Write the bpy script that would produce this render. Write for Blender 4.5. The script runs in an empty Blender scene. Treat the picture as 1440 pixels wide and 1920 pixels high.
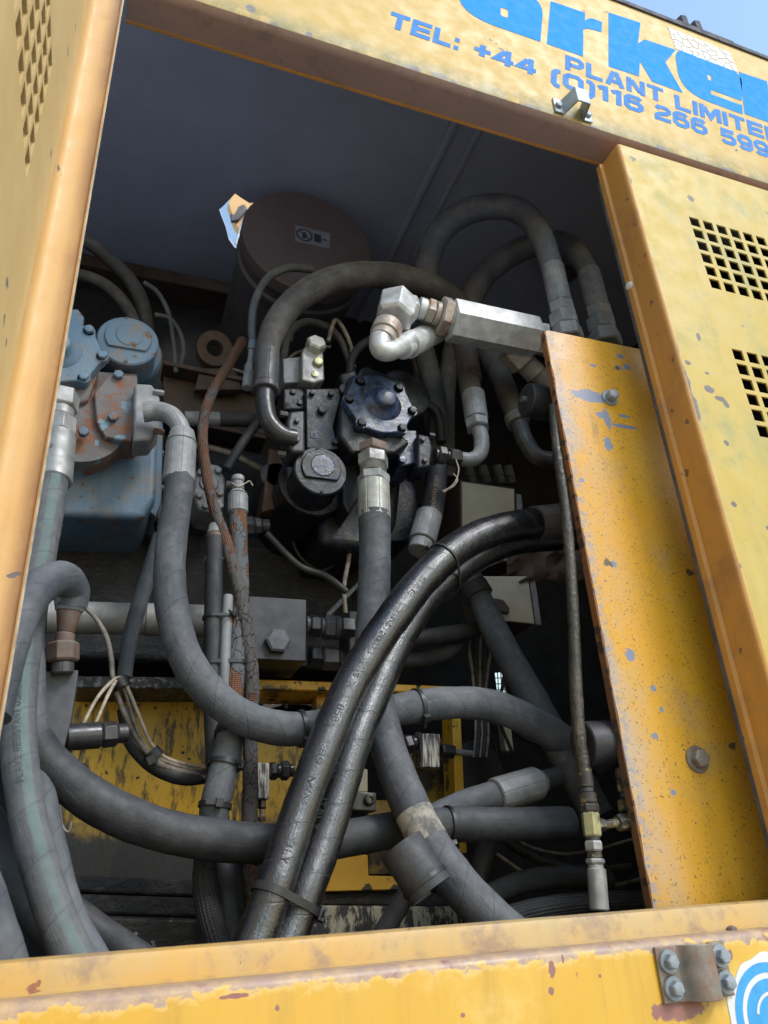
import bpy, math, random
import numpy as np
from mathutils import Vector, Matrix
from mathutils.geometry import tessellate_polygon

random.seed(7); rng = np.random.default_rng(7)
sc = bpy.context.scene
C = sc.collection

# ---------------------------------------------------------------- camera
F = 1415.0                                   # focal length in photo pixels (photo 1440 x 1920)
_X = np.array([4083.0, 460.0, 1415.0]); _X /= np.linalg.norm(_X)
_Z = np.array([-170.0, -2845.0, 1415.0]); _Z -= _X * _Z.dot(_X); _Z /= np.linalg.norm(_Z)
_Y = np.cross(_Z, _X)
R = np.stack([_X, _Y, _Z])                   # world = R @ (right, down, forward)
EYE = np.array([0.0, -1.0, 0.0])             # the side of the machine is the plane y = 0, +y goes into it
cam = bpy.data.cameras.new('camera'); camo = bpy.data.objects.new('camera', cam); C.objects.link(camo)
cam.sensor_fit = 'HORIZONTAL'; cam.sensor_width = 36; cam.lens = 36 * F / 1440
cam.clip_start = 0.01; cam.clip_end = 500
M4 = Matrix.Identity(4)
for i in range(3):
    M4[i][0] = R[i, 0]; M4[i][1] = -R[i, 1]; M4[i][2] = -R[i, 2]; M4[i][3] = EYE[i]
camo.matrix_world = M4
cam.dof.use_dof = True; cam.dof.focus_distance = 1.5; cam.dof.aperture_fstop = 10
sc.camera = camo

# ---------------------------------------------------------------- daylight
SUN = Vector((0.36, -0.62, 0.72)).normalized()      # towards the sun: bright haze over the open yard
world = bpy.data.worlds.new("World"); sc.world = world; world.use_nodes = True
nt = world.node_tree
sky = nt.nodes.new('ShaderNodeTexSky'); sky.sky_type = 'NISHITA'; sky.sun_disc = False
sky.sun_elevation = math.asin(SUN.z); sky.sun_rotation = math.atan2(SUN.x, SUN.y)
sky.air_density = 1.9; sky.dust_density = 0.6; sky.ozone_density = 1.3
nt.links.new(sky.outputs[0], nt.nodes['Background'].inputs[0]); nt.nodes['Background'].inputs[1].default_value = 0.14
sl = bpy.data.lights.new('sun', 'SUN'); sl.energy = 1.15; sl.angle = math.radians(18); sl.color = (1, .965, .93)
slo = bpy.data.objects.new('sun', sl); C.objects.link(slo)
slo.rotation_euler = SUN.to_track_quat('Z', 'Y').to_euler(); slo.location = (2, -6, 6)
sc.view_settings.view_transform = 'Standard'; sc.view_settings.look = 'None'
sc.view_settings.exposure = 0.92; sc.view_settings.gamma = 1
sc.render.engine = 'CYCLES'; sc.cycles.max_bounces = 8; sc.cycles.diffuse_bounces = 2
sc.cycles.use_denoising = True

# ---------------------------------------------------------------- where things stand
def ray(px, py): return R @ np.array([(px - 720) / F, (py - 960) / F, 1.0])
def P(px, py, y):                            # the point at depth y behind the machine's side seen at a photo pixel
    d = ray(px, py); return EYE + d * ((y + 1) / d[1])
def PX(px, py, x):
    d = ray(px, py); return EYE + d * (x / d[0])
def depth(px, py, y): return (y + 1) / ray(px, py)[1]
def rad(w, px, py, y): return w * 0.5 / F * depth(px, py, y)
def unit(v): return v / max(np.linalg.norm(v), 1e-9)
def project(w):
    c = R.T @ (np.asarray(w) - EYE); return c[0] / c[2] * F + 720, c[1] / c[2] * F + 960

# ---------------------------------------------------------------- objects
def tag(o, label=None, cat=None, group=None, kind=None):
    if label: o['label'] = label
    if cat: o['category'] = cat
    if group: o['group'] = group
    if kind: o['kind'] = kind
    return o
ORG = {}
def thing(name, label, cat, loc, group=None):
    o = bpy.data.objects.new(name, None); C.objects.link(o); o.empty_display_size = .05
    o.location = [float(v) for v in loc]; ORG[o.name] = np.array([float(v) for v in loc])
    return tag(o, label, cat, group)

class MB:
    def __init__(s): s.v = []; s.f = []; s.uv = []
    def add(s, verts, faces, uvs=None):
        n = len(s.v); s.v.extend([tuple(map(float, p)) for p in verts])
        for i, fc in enumerate(faces):
            s.f.append(tuple(n + k for k in fc)); s.uv.append(uvs[i] if uvs else [(0, 0)] * len(fc))
        return s
    def grid(s, rings, closed=True, cap0=True, cap1=True, uvs=None):
        k = len(rings[0]); n = len(rings); fs = []; us = []
        for i in range(n - 1):
            for j in range(k if closed else k - 1):
                j2 = (j + 1) % k
                fs.append((i * k + j, i * k + j2, (i + 1) * k + j2, (i + 1) * k + j))
                v0, v1 = (uvs[i], uvs[i + 1]) if uvs is not None else (i / n, (i + 1) / n)
                us.append([(j / k, v0), ((j + 1) / k, v0), ((j + 1) / k, v1), (j / k, v1)])
        if closed and cap0: fs.append(tuple(range(k - 1, -1, -1))); us.append([(0, 0)] * k)
        if closed and cap1: fs.append(tuple((n - 1) * k + j for j in range(k))); us.append([(0, 0)] * k)
        s.add([p for r in rings for p in r], fs, us); return s
    def lathe(s, p0, axis, prof, n=24, phase=0.0, flute=0, fl=0.0, up=None):
        a = unit(np.asarray(axis, float)); u, v = perp(a, up)
        rings = []
        for h, r in prof:
            rr = max(r, 1e-5)
            rings.append([np.asarray(p0) + a * h + (u * math.cos(t) + v * math.sin(t)) * rr * (1 + (fl * math.cos(flute * t) if flute else 0))
                          for t in [phase + 2 * math.pi * j / n for j in range(n)]])
        return s.grid(rings, uvs=[h for h, r in prof])
    def box(s, lo, hi):
        x0, y0, z0 = lo; x1, y1, z1 = hi
        v = [(x0, y0, z0), (x1, y0, z0), (x1, y1, z0), (x0, y1, z0), (x0, y0, z1), (x1, y0, z1), (x1, y1, z1), (x0, y1, z1)]
        return s.add(v, [(0, 3, 2, 1), (4, 5, 6, 7), (0, 1, 5, 4), (1, 2, 6, 5), (2, 3, 7, 6), (3, 0, 4, 7)])
    def obox(s, c, ax, ay, az):              # oriented box: centre and three half-axis vectors
        c = np.asarray(c); v = [c + ax * i + ay * j + az * k for k in (-1, 1) for i, j in ((-1, -1), (1, -1), (1, 1), (-1, 1))]
        return s.add(v, [(0, 3, 2, 1), (4, 5, 6, 7), (0, 1, 5, 4), (1, 2, 6, 5), (2, 3, 7, 6), (3, 0, 4, 7)])
    def prism(s, pts, d, scale=1.0):         # closed outline (n x 3) pushed along vector d
        pts = [np.asarray(p, float) for p in pts]; c = sum(pts) / len(pts); d = np.asarray(d, float)
        return s.grid([pts, [c + (p - c) * scale + d for p in pts]])
    def build(s, name, mat, parent=None, smooth=35, bevel=0, seg=2, weld=False):
        me = bpy.data.meshes.new(name); me.from_pydata(s.v, [], s.f); me.validate()
        if len(me.polygons) == len(s.f):
            uvl = me.uv_layers.new(name='UVMap')
            flat = np.array([c for f in s.uv for p in f for c in p], dtype=np.float32)
            if len(flat) == 2 * len(me.loops): uvl.data.foreach_set('uv', flat)
        import bmesh
        bm = bmesh.new(); bm.from_mesh(me)
        if weld: bmesh.ops.remove_doubles(bm, verts=bm.verts, dist=1e-5)
        bmesh.ops.recalc_face_normals(bm, faces=bm.faces); bm.to_mesh(me); bm.free()
        if smooth:
            me.shade_smooth(); me.set_sharp_from_angle(angle=math.radians(smooth))
        o = bpy.data.objects.new(name, me); C.objects.link(o)
        o.data.materials.append(MT[mat] if isinstance(mat, str) else mat)
        if parent is not None:
            o.parent = parent; org = ORG[parent.name]
        else:
            org = np.array(s.v).mean(axis=0)
            o.location = org
        ORG[o.name] = org
        co = np.empty(len(me.vertices) * 3, np.float32); me.vertices.foreach_get('co', co)
        co = (co.reshape(-1, 3) - org.astype(np.float32)).ravel(); me.vertices.foreach_set('co', co); me.update()
        if parent is not None and parent.type == 'MESH': pass
        if bevel:
            b = o.modifiers.new('bevel', 'BEVEL'); b.width = bevel; b.segments = seg; b.limit_method = 'ANGLE'; b.angle_limit = math.radians(30)
        return o
def perp(a, up=None):
    if up is None: up = np.array([0, -1.0, 0]) if abs(a[1]) < .9 else np.array([0, 0, 1.0])
    u = unit(np.asarray(up) - a * np.dot(a, up)); return u, np.cross(a, u)

def smooth_path(pts, n=10):
    p = np.array(pts, float); p = np.vstack([2 * p[0] - p[1], p, 2 * p[-1] - p[-2]]); out = []
    for i in range(1, len(p) - 2):
        p0, p1, p2, p3 = p[i - 1], p[i], p[i + 1], p[i + 2]
        for k in range(n):
            t = k / n
            out.append(.5 * ((2 * p1) + (p2 - p0) * t + (2 * p0 - 5 * p1 + 4 * p2 - p3) * t * t + (3 * p1 - p0 - 3 * p2 + p3) * t ** 3))
    out.append(p[-2]); return np.array(out)
class Path:
    """a smooth run through points (photo x, photo y, depth, width in photo pixels)"""
    def __init__(s, pts, n=10, r=None):
        q = [(*P(a, b, y), rad(w, a, b, y)) for a, b, y, w in pts]
        sm = smooth_path(q, n); s.p = sm[:, :3]; s.r = sm[:, 3]
        if r is not None: s.r = np.full(len(s.p), r)
        k = np.ones(15) / 15; s.r = np.convolve(np.pad(s.r, 7, mode='edge'), k, 'valid')
        s.t = np.gradient(s.p, axis=0); s.t /= np.linalg.norm(s.t, axis=1)[:, None]
        s.s = np.concatenate([[0], np.cumsum(np.linalg.norm(np.diff(s.p, axis=0), axis=1))])
        u = unit(EYE - s.p[0]); u = unit(u - s.t[0] * np.dot(u, s.t[0])); us = [-u]
        for i in range(1, len(s.p)):
            a = us[-1] - s.t[i] * np.dot(us[-1], s.t[i]); us.append(unit(a))
        s.u = np.array(us); s.w = np.cross(s.t, s.u)
        s.px = np.array([project(q) for q in s.p])
    def near(s, x, y): return int(np.argmin(np.hypot(s.px[:, 0] - x, s.px[:, 1] - y)))
    def tube(s, mb, sides=20, wob=0, scale=1.0, i0=0, i1=None, flute=0, caps=True, squash=None):
        i1 = len(s.p) if i1 is None else i1; rings = []
        for i in range(i0, i1):
            L = s.s[i]; r = s.r[i] * scale * (1 + .012 * math.sin(L * 41 + 1) + .010 * math.sin(L * 97 + 2) + .006 * math.sin(L * 230)); ring = []
            for j in range(sides):
                a = 2 * math.pi * j / sides; rr = r * (1 + (wob * (rng.random() - .5) if wob else 0))
                ring.append(s.p[i] + (s.u[i] * math.cos(a) + s.w[i] * math.sin(a)) * rr)
            rings.append(ring)
        return mb.grid(rings, uvs=list(s.s[i0:i1]), cap0=caps, cap1=caps)

# ---------------------------------------------------------------- materials
MT = {}
class N:
    def __init__(s, name):
        m = bpy.data.materials.new(name); m.use_nodes = True; s.m = m; s.t = m.node_tree; s.b = s.t.nodes['Principled BSDF']
        s.pos = s.t.nodes.new('ShaderNodeNewGeometry').outputs['Position']; MT[name] = m
    def new(s, t, **k):
        n = s.t.nodes.new(t)
        for a, b in k.items(): setattr(n, a, b)
        return n
    def link(s, a, b): s.t.links.new(a, b)
    def put(s, v, inp):
        if hasattr(v, 'links'): s.link(v, inp)
        else: inp.default_value = v
    def math(s, op, a, b=0.0, c=0.0):
        n = s.new('ShaderNodeMath', operation=op); s.put(a, n.inputs[0]); s.put(b, n.inputs[1]); s.put(c, n.inputs[2]); return n.outputs[0]
    def mapr(s, v, a, b, c=0.0, d=1.0, smooth=True):
        n = s.new('ShaderNodeMapRange', interpolation_type='SMOOTHSTEP' if smooth else 'LINEAR')
        s.put(v, n.inputs['Value'])
        for k, q in zip(('From Min', 'From Max', 'To Min', 'To Max'), (a, b, c, d)): s.put(q, n.inputs[k])
        return n.outputs['Result']
    def scaled(s, stretch):
        n = s.new('ShaderNodeVectorMath', operation='MULTIPLY'); s.link(s.pos, n.inputs[0]); n.inputs[1].default_value = stretch; return n.outputs[0]
    def noise(s, scale, detail=4, rough=.6, stretch=None, off=0.0, dist=0.0):
        n = s.new('ShaderNodeTexNoise'); n.noise_dimensions = '4D'; n.inputs['W'].default_value = off
        n.inputs['Scale'].default_value = scale; n.inputs['Detail'].default_value = detail; n.inputs['Roughness'].default_value = rough; n.inputs['Distortion'].default_value = dist
        s.link(s.scaled(stretch) if stretch else s.pos, n.inputs['Vector']); return n.outputs['Fac']
    def chips(s, scale, size, keep, off=0.0, stretch=None):   # sparse irregular spots
        w = s.new('ShaderNodeVectorMath', operation='ADD'); n = s.new('ShaderNodeTexNoise'); n.inputs['Scale'].default_value = scale * 2.6; n.inputs['Detail'].default_value = 4
        s.link(s.pos, n.inputs['Vector']); v = s.new('ShaderNodeVectorMath', operation='SCALE'); s.link(n.outputs['Color'], v.inputs[0]); v.inputs['Scale'].default_value = .75 / scale
        s.link(s.scaled(stretch) if stretch else s.pos, w.inputs[0]); s.link(v.outputs[0], w.inputs[1])
        o = s.new('ShaderNodeTexVoronoi'); o.inputs['Scale'].default_value = scale; s.link(w.outputs[0], o.inputs['Vector'])
        sep = s.new('ShaderNodeSeparateColor'); s.link(o.outputs['Color'], sep.inputs[0])
        rnd = s.math('MULTIPLY', s.math('GREATER_THAN', sep.outputs[0], 1 - keep), s.math('ADD', sep.outputs[1], .25))
        return s.mapr(o.outputs['Distance'], s.math('MULTIPLY', rnd, size), s.math('MULTIPLY', rnd, size * .82), 0, 1)
    def band(s, axis, lo, hi):
        sp = s.new('ShaderNodeSeparateXYZ'); s.link(s.pos, sp.inputs[0]); return s.mapr(sp.outputs[axis], lo, hi)
    def patch(s, cx, cz, rx, rz, k=0, soft=.12):      # one worn spot of its own shape on an upright face
        sp = s.new('ShaderNodeSeparateXYZ'); s.link(s.pos, sp.inputs[0])
        dx = s.math('DIVIDE', s.math('SUBTRACT', sp.outputs[0], cx), rx); dz = s.math('DIVIDE', s.math('SUBTRACT', sp.outputs[2], cz), rz)
        d = s.math('SQRT', s.math('ADD', s.math('MULTIPLY', dx, dx), s.math('MULTIPLY', dz, dz)))
        sc_ = 40 if min(rx, rz) > .012 else 110
        if not hasattr(s, 'pn'): s.pn = {}
        if sc_ not in s.pn: s.pn[sc_] = s.math('MULTIPLY', s.math('SUBTRACT', s.noise(sc_, 4, .6, off=100), .5), 1.6)
        w = s.pn[sc_]
        return s.mapr(s.math('ADD', d, w), 1 + soft, 1 - soft)
    def mix(s, fac, a, b):
        n = s.new('ShaderNodeMix', data_type='RGBA'); s.put(fac, n.inputs[0])
        for q, i in ((a, 6), (b, 7)):
            if isinstance(q, tuple): n.inputs[i].default_value = (*q[:3], 1)
            else: s.link(q, n.inputs[i])
        return n.outputs[2]
    def uv(s):
        n = s.new('ShaderNodeUVMap'); n.uv_map = 'UVMap'; sp = s.new('ShaderNodeSeparateXYZ'); s.link(n.outputs[0], sp.inputs[0]); return sp.outputs[0], sp.outputs[1]
    def bump(s, h, strength=.3, dist=.002):
        n = s.new('ShaderNodeBump'); n.inputs['Strength'].default_value = strength; n.inputs['Distance'].default_value = dist; s.link(h, n.inputs['Height'])
        if s.b.inputs['Normal'].links: s.link(s.b.inputs['Normal'].links[0].from_socket, n.inputs['Normal'])
        s.link(n.outputs[0], s.b.inputs['Normal'])
    def out(s, col, rough, metal=0.0, spec=.5):
        if isinstance(col, tuple): s.b.inputs['Base Color'].default_value = (*col, 1)
        else: s.link(col, s.b.inputs['Base Color'])
        s.put(rough, s.b.inputs['Roughness']); s.put(metal, s.b.inputs['Metallic']); s.b.inputs['Specular IOR Level'].default_value = spec
        return s.m

def dust_toplight(n, col, dcol, amt):               # settled dust on upward faces; for hoses also top light put into colour
    g = n.new('ShaderNodeNewGeometry'); sp = n.new('ShaderNodeSeparateXYZ'); n.link(g.outputs['Normal'], sp.inputs[0])
    f = n.math('MULTIPLY', n.mapr(sp.outputs[2], .1, .9), n.mapr(n.noise(40, 5, .7, off=3), .3, .7, amt * .4, amt))
    return n.mix(f, col, dcol), f

def paint(name, base, faded, rough=.45, chip=(.16, .15, .17), chip_keep=.12, chip_scale=28, chip_size=.25, specks=None, grime=None, streak=0.0, extra=None, bump=.15, wave=.35, patches=()):
    n = N(name)
    col = n.mix(n.mapr(n.noise(3.5, 5, .6, off=1), .3, .7), base, faded)
    col = n.mix(n.mapr(n.noise(55, 4, .7, off=2), .35, .75, 0, .12), col, tuple(c * .82 for c in base))
    if streak: col = n.mix(n.mapr(n.noise(9, 5, .65, stretch=(2.6, 2.6, .22), off=5), .5, .75, 0, streak), col, tuple(c * .62 + .02 for c in base))
    if grime: col = n.mix(n.mapr(n.noise(grime[1], 6, .7, off=7), grime[2], grime[3], 0, grime[4] if len(grime) > 4 else .8), col, grime[0])
    if extra: col = extra(n, col)
    if specks: col = n.mix(n.mapr(n.noise(specks[1], 2, .5, off=9), specks[2], specks[2] + .06, 0, .85), col, specks[0])
    for k, (cx, cz, rx, rz, pc) in enumerate(patches):
        col = n.mix(n.patch(cx, cz, rx, rz, k), col, pc)
    ch = n.chips(chip_scale, chip_size, chip_keep)
    col = n.mix(ch, col, chip)
    n.bump(n.math('MULTIPLY', ch, -1.0), .5, .0012)
    n.bump(n.noise(160, 3, .6, off=4), bump, .0008)
    if wave: n.bump(n.noise(5, 2, .5, off=14), .12, .012 * wave)
    return n.out(col, n.mapr(n.noise(20, 4, off=11), .3, .7, rough - .08, rough + .12))

def metal(name, base, rough=.45, metallic=.6, spots=None, dust=None, bump=.25, flute=False):
    n = N(name)
    col = n.mix(n.mapr(n.noise(30, 5, .65, off=1), .3, .7), base, tuple(c * .62 for c in base))
    f = 0
    if spots:
        f = n.mapr(n.noise(spots[1], 6, .7, off=6), spots[2], spots[3]); col = n.mix(f, col, spots[0])
    if dust: col, d = dust_toplight(n, col, dust[0], dust[1])
    n.bump(n.noise(190, 4, .65, off=4), bump, .001)
    if flute:
        u, v = n.uv(); n.bump(n.mapr(n.math('ABSOLUTE', n.math('SINE', n.math('MULTIPLY', u, math.pi * 8))), .0, .18), .7, .0016)
    m = n.math('MULTIPLY', n.math('SUBTRACT', 1.0, f), metallic) if spots else metallic
    return n.out(col, n.mapr(n.noise(45, 4, off=11), .3, .7, rough - .1, rough + .16), m)

def rubber(name, base, dustc, dust=.6, rough=.6, wrap=.055, slant=.35, wrapk=.5, line=None, stripe=None, oil=0.0, crack=None, braid=None, spec=.5, scuff=1.0):
    n = N(name); u, v = n.uv()
    col = n.mix(n.mapr(n.noise(14, 6, .7, off=1), .35, .72, 0, dust), base, dustc)
    col = n.mix(n.mapr(n.noise(120, 4, .7, off=2), .5, .72, 0, .35 * dust), col, dustc)
    r = n.mapr(n.noise(25, 4, off=11), .3, .7, rough - .1, rough + .15)
    vv = n.new('ShaderNodeCombineXYZ'); n.link(n.math('MULTIPLY', u, 14.0), vv.inputs[0]); n.link(n.math('MULTIPLY', v, 9.0), vv.inputs[1])
    sn = n.new('ShaderNodeTexNoise'); sn.inputs['Scale'].default_value = 1.6; sn.inputs['Detail'].default_value = 6; sn.inputs['Roughness'].default_value = .75; n.link(vv.outputs[0], sn.inputs['Vector'])
    col = n.mix(n.mapr(sn.outputs['Fac'], .56, .70, 0, .45 * scuff), col, tuple(min(1, c * 1.5 + .01) for c in dustc)); col = n.mix(n.mapr(sn.outputs['Fac'], .44, .30, 0, .75), col, tuple(c * .4 for c in base))
    n.bump(sn.outputs['Fac'], .25, .003)
    if stripe:
        a = n.math('ABSOLUTE', n.math('SUBTRACT', u, stripe[1])); sm = n.mapr(a, stripe[2], stripe[2] * .8)
        col = n.mix(n.math('MULTIPLY', sm, n.mapr(n.noise(18, 5, .7, off=8), .3, .55, .15, .8)), col, stripe[0])
    if wrap:
        q = n.math('FRACT', n.math('ADD', n.math('DIVIDE', v, wrap), n.math('MULTIPLY', n.math('SINE', n.math('MULTIPLY', u, 2 * math.pi)), slant)))
        ln = n.mapr(n.math('ABSOLUTE', n.math('SUBTRACT', q, .5)), .03, .012)
        ln2 = n.math('MULTIPLY', ln, n.mapr(n.noise(12, 3, off=21), .3, .6, .15, 1))
        col = n.mix(n.math('MULTIPLY', ln2, wrapk), col, line or tuple(c * .35 for c in base)); n.bump(n.math('MULTIPLY', ln, -1.0), .5, .001)
        q2 = n.math('FRACT', n.math('ADD', n.math('MULTIPLY', u, 4), .13)); seam = n.mapr(n.math('ABSOLUTE', n.math('SUBTRACT', q2, .5)), .016, .006)
        n.bump(seam, .35, .0008)
    col = n.mix(n.mapr(n.noise(330, 2, .5, off=91), .60, .68, 0, .45 * dust), col, dustc)
    col = n.mix(n.mapr(n.noise(9, 4, .6, off=92), .45, .7, 0, .5), col, tuple(c * .55 for c in base))
    if braid:
        w1 = n.math('SINE', n.math('MULTIPLY', n.math('ADD', n.math('MULTIPLY', u, 10), n.math('MULTIPLY', v, 130)), 2 * math.pi))
        w2 = n.math('SINE', n.math('MULTIPLY', n.math('SUBTRACT', n.math('MULTIPLY', u, 10), n.math('MULTIPLY', v, 130)), 2 * math.pi))
        wv = n.math('MULTIPLY', w1, w2); col = n.mix(n.mapr(wv, -1, .6, .6, 0), col, tuple(c * .3 for c in base)); wvh = wv if not crack else None
        if wvh is not None: n.bump(wv, .8, .0015)
    if crack:
        sp = n.new('ShaderNodeSeparateXYZ'); n.link(n.pos, sp.inputs[0]); th = n.mapr(sp.outputs[2], .45, .85, crack[2] - .10, crack[2] + .05) if len(crack) < 4 else crack[2]
        cf = n.mapr(n.math('SUBTRACT', n.noise(crack[1], 5, .7, off=31, stretch=(1, 1, .45)), th), 0, .03)
        vo = n.new('ShaderNodeTexVoronoi'); vo.feature = 'DISTANCE_TO_EDGE'; vo.inputs['Scale'].default_value = 95; n.link(n.scaled((1, 1, .5)), vo.inputs['Vector'])
        ck = n.mapr(n.math('ADD', vo.outputs['Distance'], n.mapr(n.noise(20, 3, off=33), .46, .66, 0, .10)), .012, .045)
        sh = n.mix(ck, (.012, .011, .012), crack[0]); col = n.mix(cf, col, sh)
        n.bump(n.math('MULTIPLY', wv, n.math('SUBTRACT', 1.0, cf)), .8, .0015); n.bump(n.math('MULTIPLY', cf, ck), .9, .003); r = n.math('ADD', r, .1)
    if oil:
        of = n.mapr(n.noise(7, 5, .65, off=41), .4, .62, 0, 1)
        r = n.mix(n.math('MULTIPLY', of, oil), r, (.2, .2, .2)); n.bump(n.noise(240, 3, .7, off=5), .45, .0016)
    if dust > .6 and scuff == 1.0: col, _ = dust_toplight(n, col, tuple(min(1, c * 1.35) for c in dustc), .75)  # paler upper faces: light from above painted into the hose colour
    n.bump(n.noise(200, 4, .7, off=4), .45, .0011)
    return n.out(col, r, 0.0, spec)

def plain(name, col, rough=.6, metallic=0.0, var=.25, scale=20, spec=.5):
    n = N(name); c = n.mix(n.mapr(n.noise(scale, 5, .65), .3, .7), col, tuple(k * (1 - var) for k in col)); n.bump(n.noise(150, 3, .6, off=3), .25, .001)
    return n.out(c, n.mapr(n.noise(30, 4, off=9), .3, .7, rough - .08, rough + .12), metallic, spec)

PLATE_CHIPS = [(.9664,.9679,.046,.017),(.9969,.9115,.009,.026),(.9845,.9193,.0147,.0085),(1.0424,.898,.036,.005),(.9846,.8425,.0115,.017),(1.046,.927,.015,.0045),(1.089,1.074,.0112,.0082),(1.0766,1.1028,.0112,.0067),(1.0635,1.0655,.0095,.0065),(.991,1.058,.0092,.0048),(.934,.5546,.0078,.0071),(.930,.3678,.011,.0125),(.967,.306,.006,.006),(.975,.267,.0048,.006),(.948,.2187,.007,.0057),(.896,.741,.0067,.0053),(.962,.122,.0057,.0053)]
DOOR_CHIPS = [(1.084,.916,.0075,.040),(1.087,.852,.010,.030),(1.083,1.005,.005,.018),(1.141,.907,.0135,.0088),(1.163,.886,.0136,.0073),(1.176,.875,.0076,.0087),(1.155,1.05,.0063,.0112),(1.148,.95,.006,.0045),(1.143,.7745,.007,.0067),(1.116,.63,.007,.006),(1.082,1.231,.004,.0174),(1.083,1.521,.008,.0164),(1.084,.498,.005,.0066),(1.103,.969,.0075,.006),(1.27,1.521,.0093,.0106),(1.186,.586,.0056,.0048)]
SILL_CHIPS = [(.5855,-.1069,.0048,.010),(.58,-.13,.004,.0051),(.6035,-.0963,.0022,.0048),(.454,-.144,.0035,.0027),(.2246,-.1159,.0025,.0031),(.1759,-.1003,.0179,.0025),(.6562,-.1197,.0025,.0024),(.77,-.168,.045,.012),(.8769,-.1116,.0037,.0064)]
LIP_CHIPS = [(.1474,1.74,.0104,.0135),(.2011,1.712,.0095,.0077),(.2796,1.712,.0099,.0117),(.531,1.717,.0196,.007),(.60,1.719,.0203,.007),(.636,1.711,.0088,.008),(.85,1.711,.0259,.009),(1.03,1.71,.0174,.006),(1.243,1.712,.0192,.008),(1.463,1.711,.0251,.007),(.79,1.913,.0066,.0047),(.7625,1.937,.005,.005)]
# side paint: fading plus glare put into paler colour; algae towards lower lip
def algae(z0, z1):
    def fn(n, col):
        near = n.band(2, z1, z0); a = n.math('MULTIPLY', near, n.mapr(n.noise(12, 6, .75, off=51), .36, .56))
        col = n.mix(n.math('MULTIPLY', a, .75), col, (.17, .19, .10))
        b = n.math('MULTIPLY', near, n.mapr(n.noise(5, 6, .7, off=52), .52, .7)); return n.mix(n.math('MULTIPLY', b, .55), col, (.62, .62, .52))
    return fn
def drips(n, col):
    a = n.mapr(n.noise(10, 5, .7, stretch=(2.2, 2.2, .3), off=61), .58, .74, 0, .6); return n.mix(a, col, (.30, .27, .07))
paint('fascia_paint', (.575, .39, .105), (.60, .42, .145), .55, chip_keep=.10, chip_scale=24, chip_size=.22, extra=algae(1.705, 1.79), patches=[(*q, (.19, .18, .18)) for q in LIP_CHIPS])
paint('lip_primer', (.30, .20, .17), (.36, .235, .19), .6, chip_keep=.12, grime=((.17, .12, .11), 18, .5, .75))
paint('door_paint', (.51, .36, .055), (.55, .40, .10), .5, chip_keep=.06, chip_scale=22, chip_size=.25, chip=(.17, .16, .15), streak=.35, grime=((.30, .29, .10), 7, .46, .68, .75), extra=drips, patches=[(*q, (.15, .13, .11)) for q in DOOR_CHIPS])
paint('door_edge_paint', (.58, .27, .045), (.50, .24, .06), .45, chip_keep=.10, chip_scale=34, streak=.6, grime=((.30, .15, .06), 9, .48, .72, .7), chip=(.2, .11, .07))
paint('open_door_paint', (.66, .46, .19), (.70, .51, .25), .5, chip_keep=.05, grime=((.55, .38, .2), 7, .45, .8, .4))
def scuffed_edge(n, col):
    near = n.band(0, .985, .88); a = n.math('MULTIPLY', near, n.mapr(n.noise(9, 7, .75, off=55, stretch=(1, 1, .5)), .38, .60)); col = n.mix(n.math('MULTIPLY', a, .75), col, (.47, .38, .31))
    b = n.math('MULTIPLY', n.band(0, .905, .878), n.mapr(n.noise(60, 6, .75, off=56), .45, .58)); col = n.mix(n.math('MULTIPLY', b, .9), col, (.24, .27, .36))
    g = n.mapr(n.noise(5, 7, .75, off=57, stretch=(1.8, 1, .5)), .60, .74); return n.mix(n.math('MULTIPLY', g, .7), col, (.10, .075, .05))
paint('plate_paint', (.69, .33, .008), (.64, .345, .03), .40, chip=(.13, .09, .06), chip_keep=.03, chip_scale=30, chip_size=.28, specks=((.12, .08, .045), 230, .615), streak=.3, grime=((.40, .27, .14), 6, .48, .70, .6), extra=scuffed_edge, patches=[(*q, (.20, .235, .33)) for q in PLATE_CHIPS])
def lip_shade_wear(n, col):  # brown towards the edge: worn primer plus the curved lip's shading painted in
    b = n.math('MULTIPLY', n.band(0, -.138, -.114), n.mapr(n.noise(14, 6, .7, off=91, stretch=(1, 1, .4)), .30, .55, .45, 1)); return n.mix(n.math('MULTIPLY', b, .8), col, (.30, .165, .10))
paint('hinge_paint', (.64, .38, .13), (.66, .44, .20), .5, chip_keep=.08, streak=.5, grime=((.42, .24, .1), 8, .5, .75, .5), extra=lip_shade_wear)
def ragged(n, col):                          # bare, rust-stained strip along the folded top of the lower panel
    sp = n.new('ShaderNodeSeparateXYZ'); n.link(n.pos, sp.inputs[0])
    vo = n.new('ShaderNodeTexVoronoi'); vo.inputs['Scale'].default_value = 38; n.link(n.pos, vo.inputs['Vector']); vc = n.new('ShaderNodeSeparateColor'); n.link(vo.outputs['Color'], vc.inputs[0])
    z = n.math('ADD', sp.outputs[2], n.math('MULTIPLY', n.math('SUBTRACT', n.noise(34, 8, .75, off=71), .5), .036)); z = n.math('ADD', z, n.math('MULTIPLY', n.math('SUBTRACT', vc.outputs[0], .5), .012))
    e = n.mapr(z, -.0965, -.0955)
    col2 = n.mix(n.mapr(n.noise(30, 5, .7, off=72), .4, .65), (.36, .25, .20), (.52, .36, .20)); col2 = n.mix(n.mapr(n.noise(16, 5, .7, off=75), .55, .66, 0, .9), col2, (.24, .08, .07))
    col = n.mix(n.mapr(z, -.104, -.097, 0, .45), col, (.74, .52, .20)); return n.mix(e, col, col2)
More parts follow.
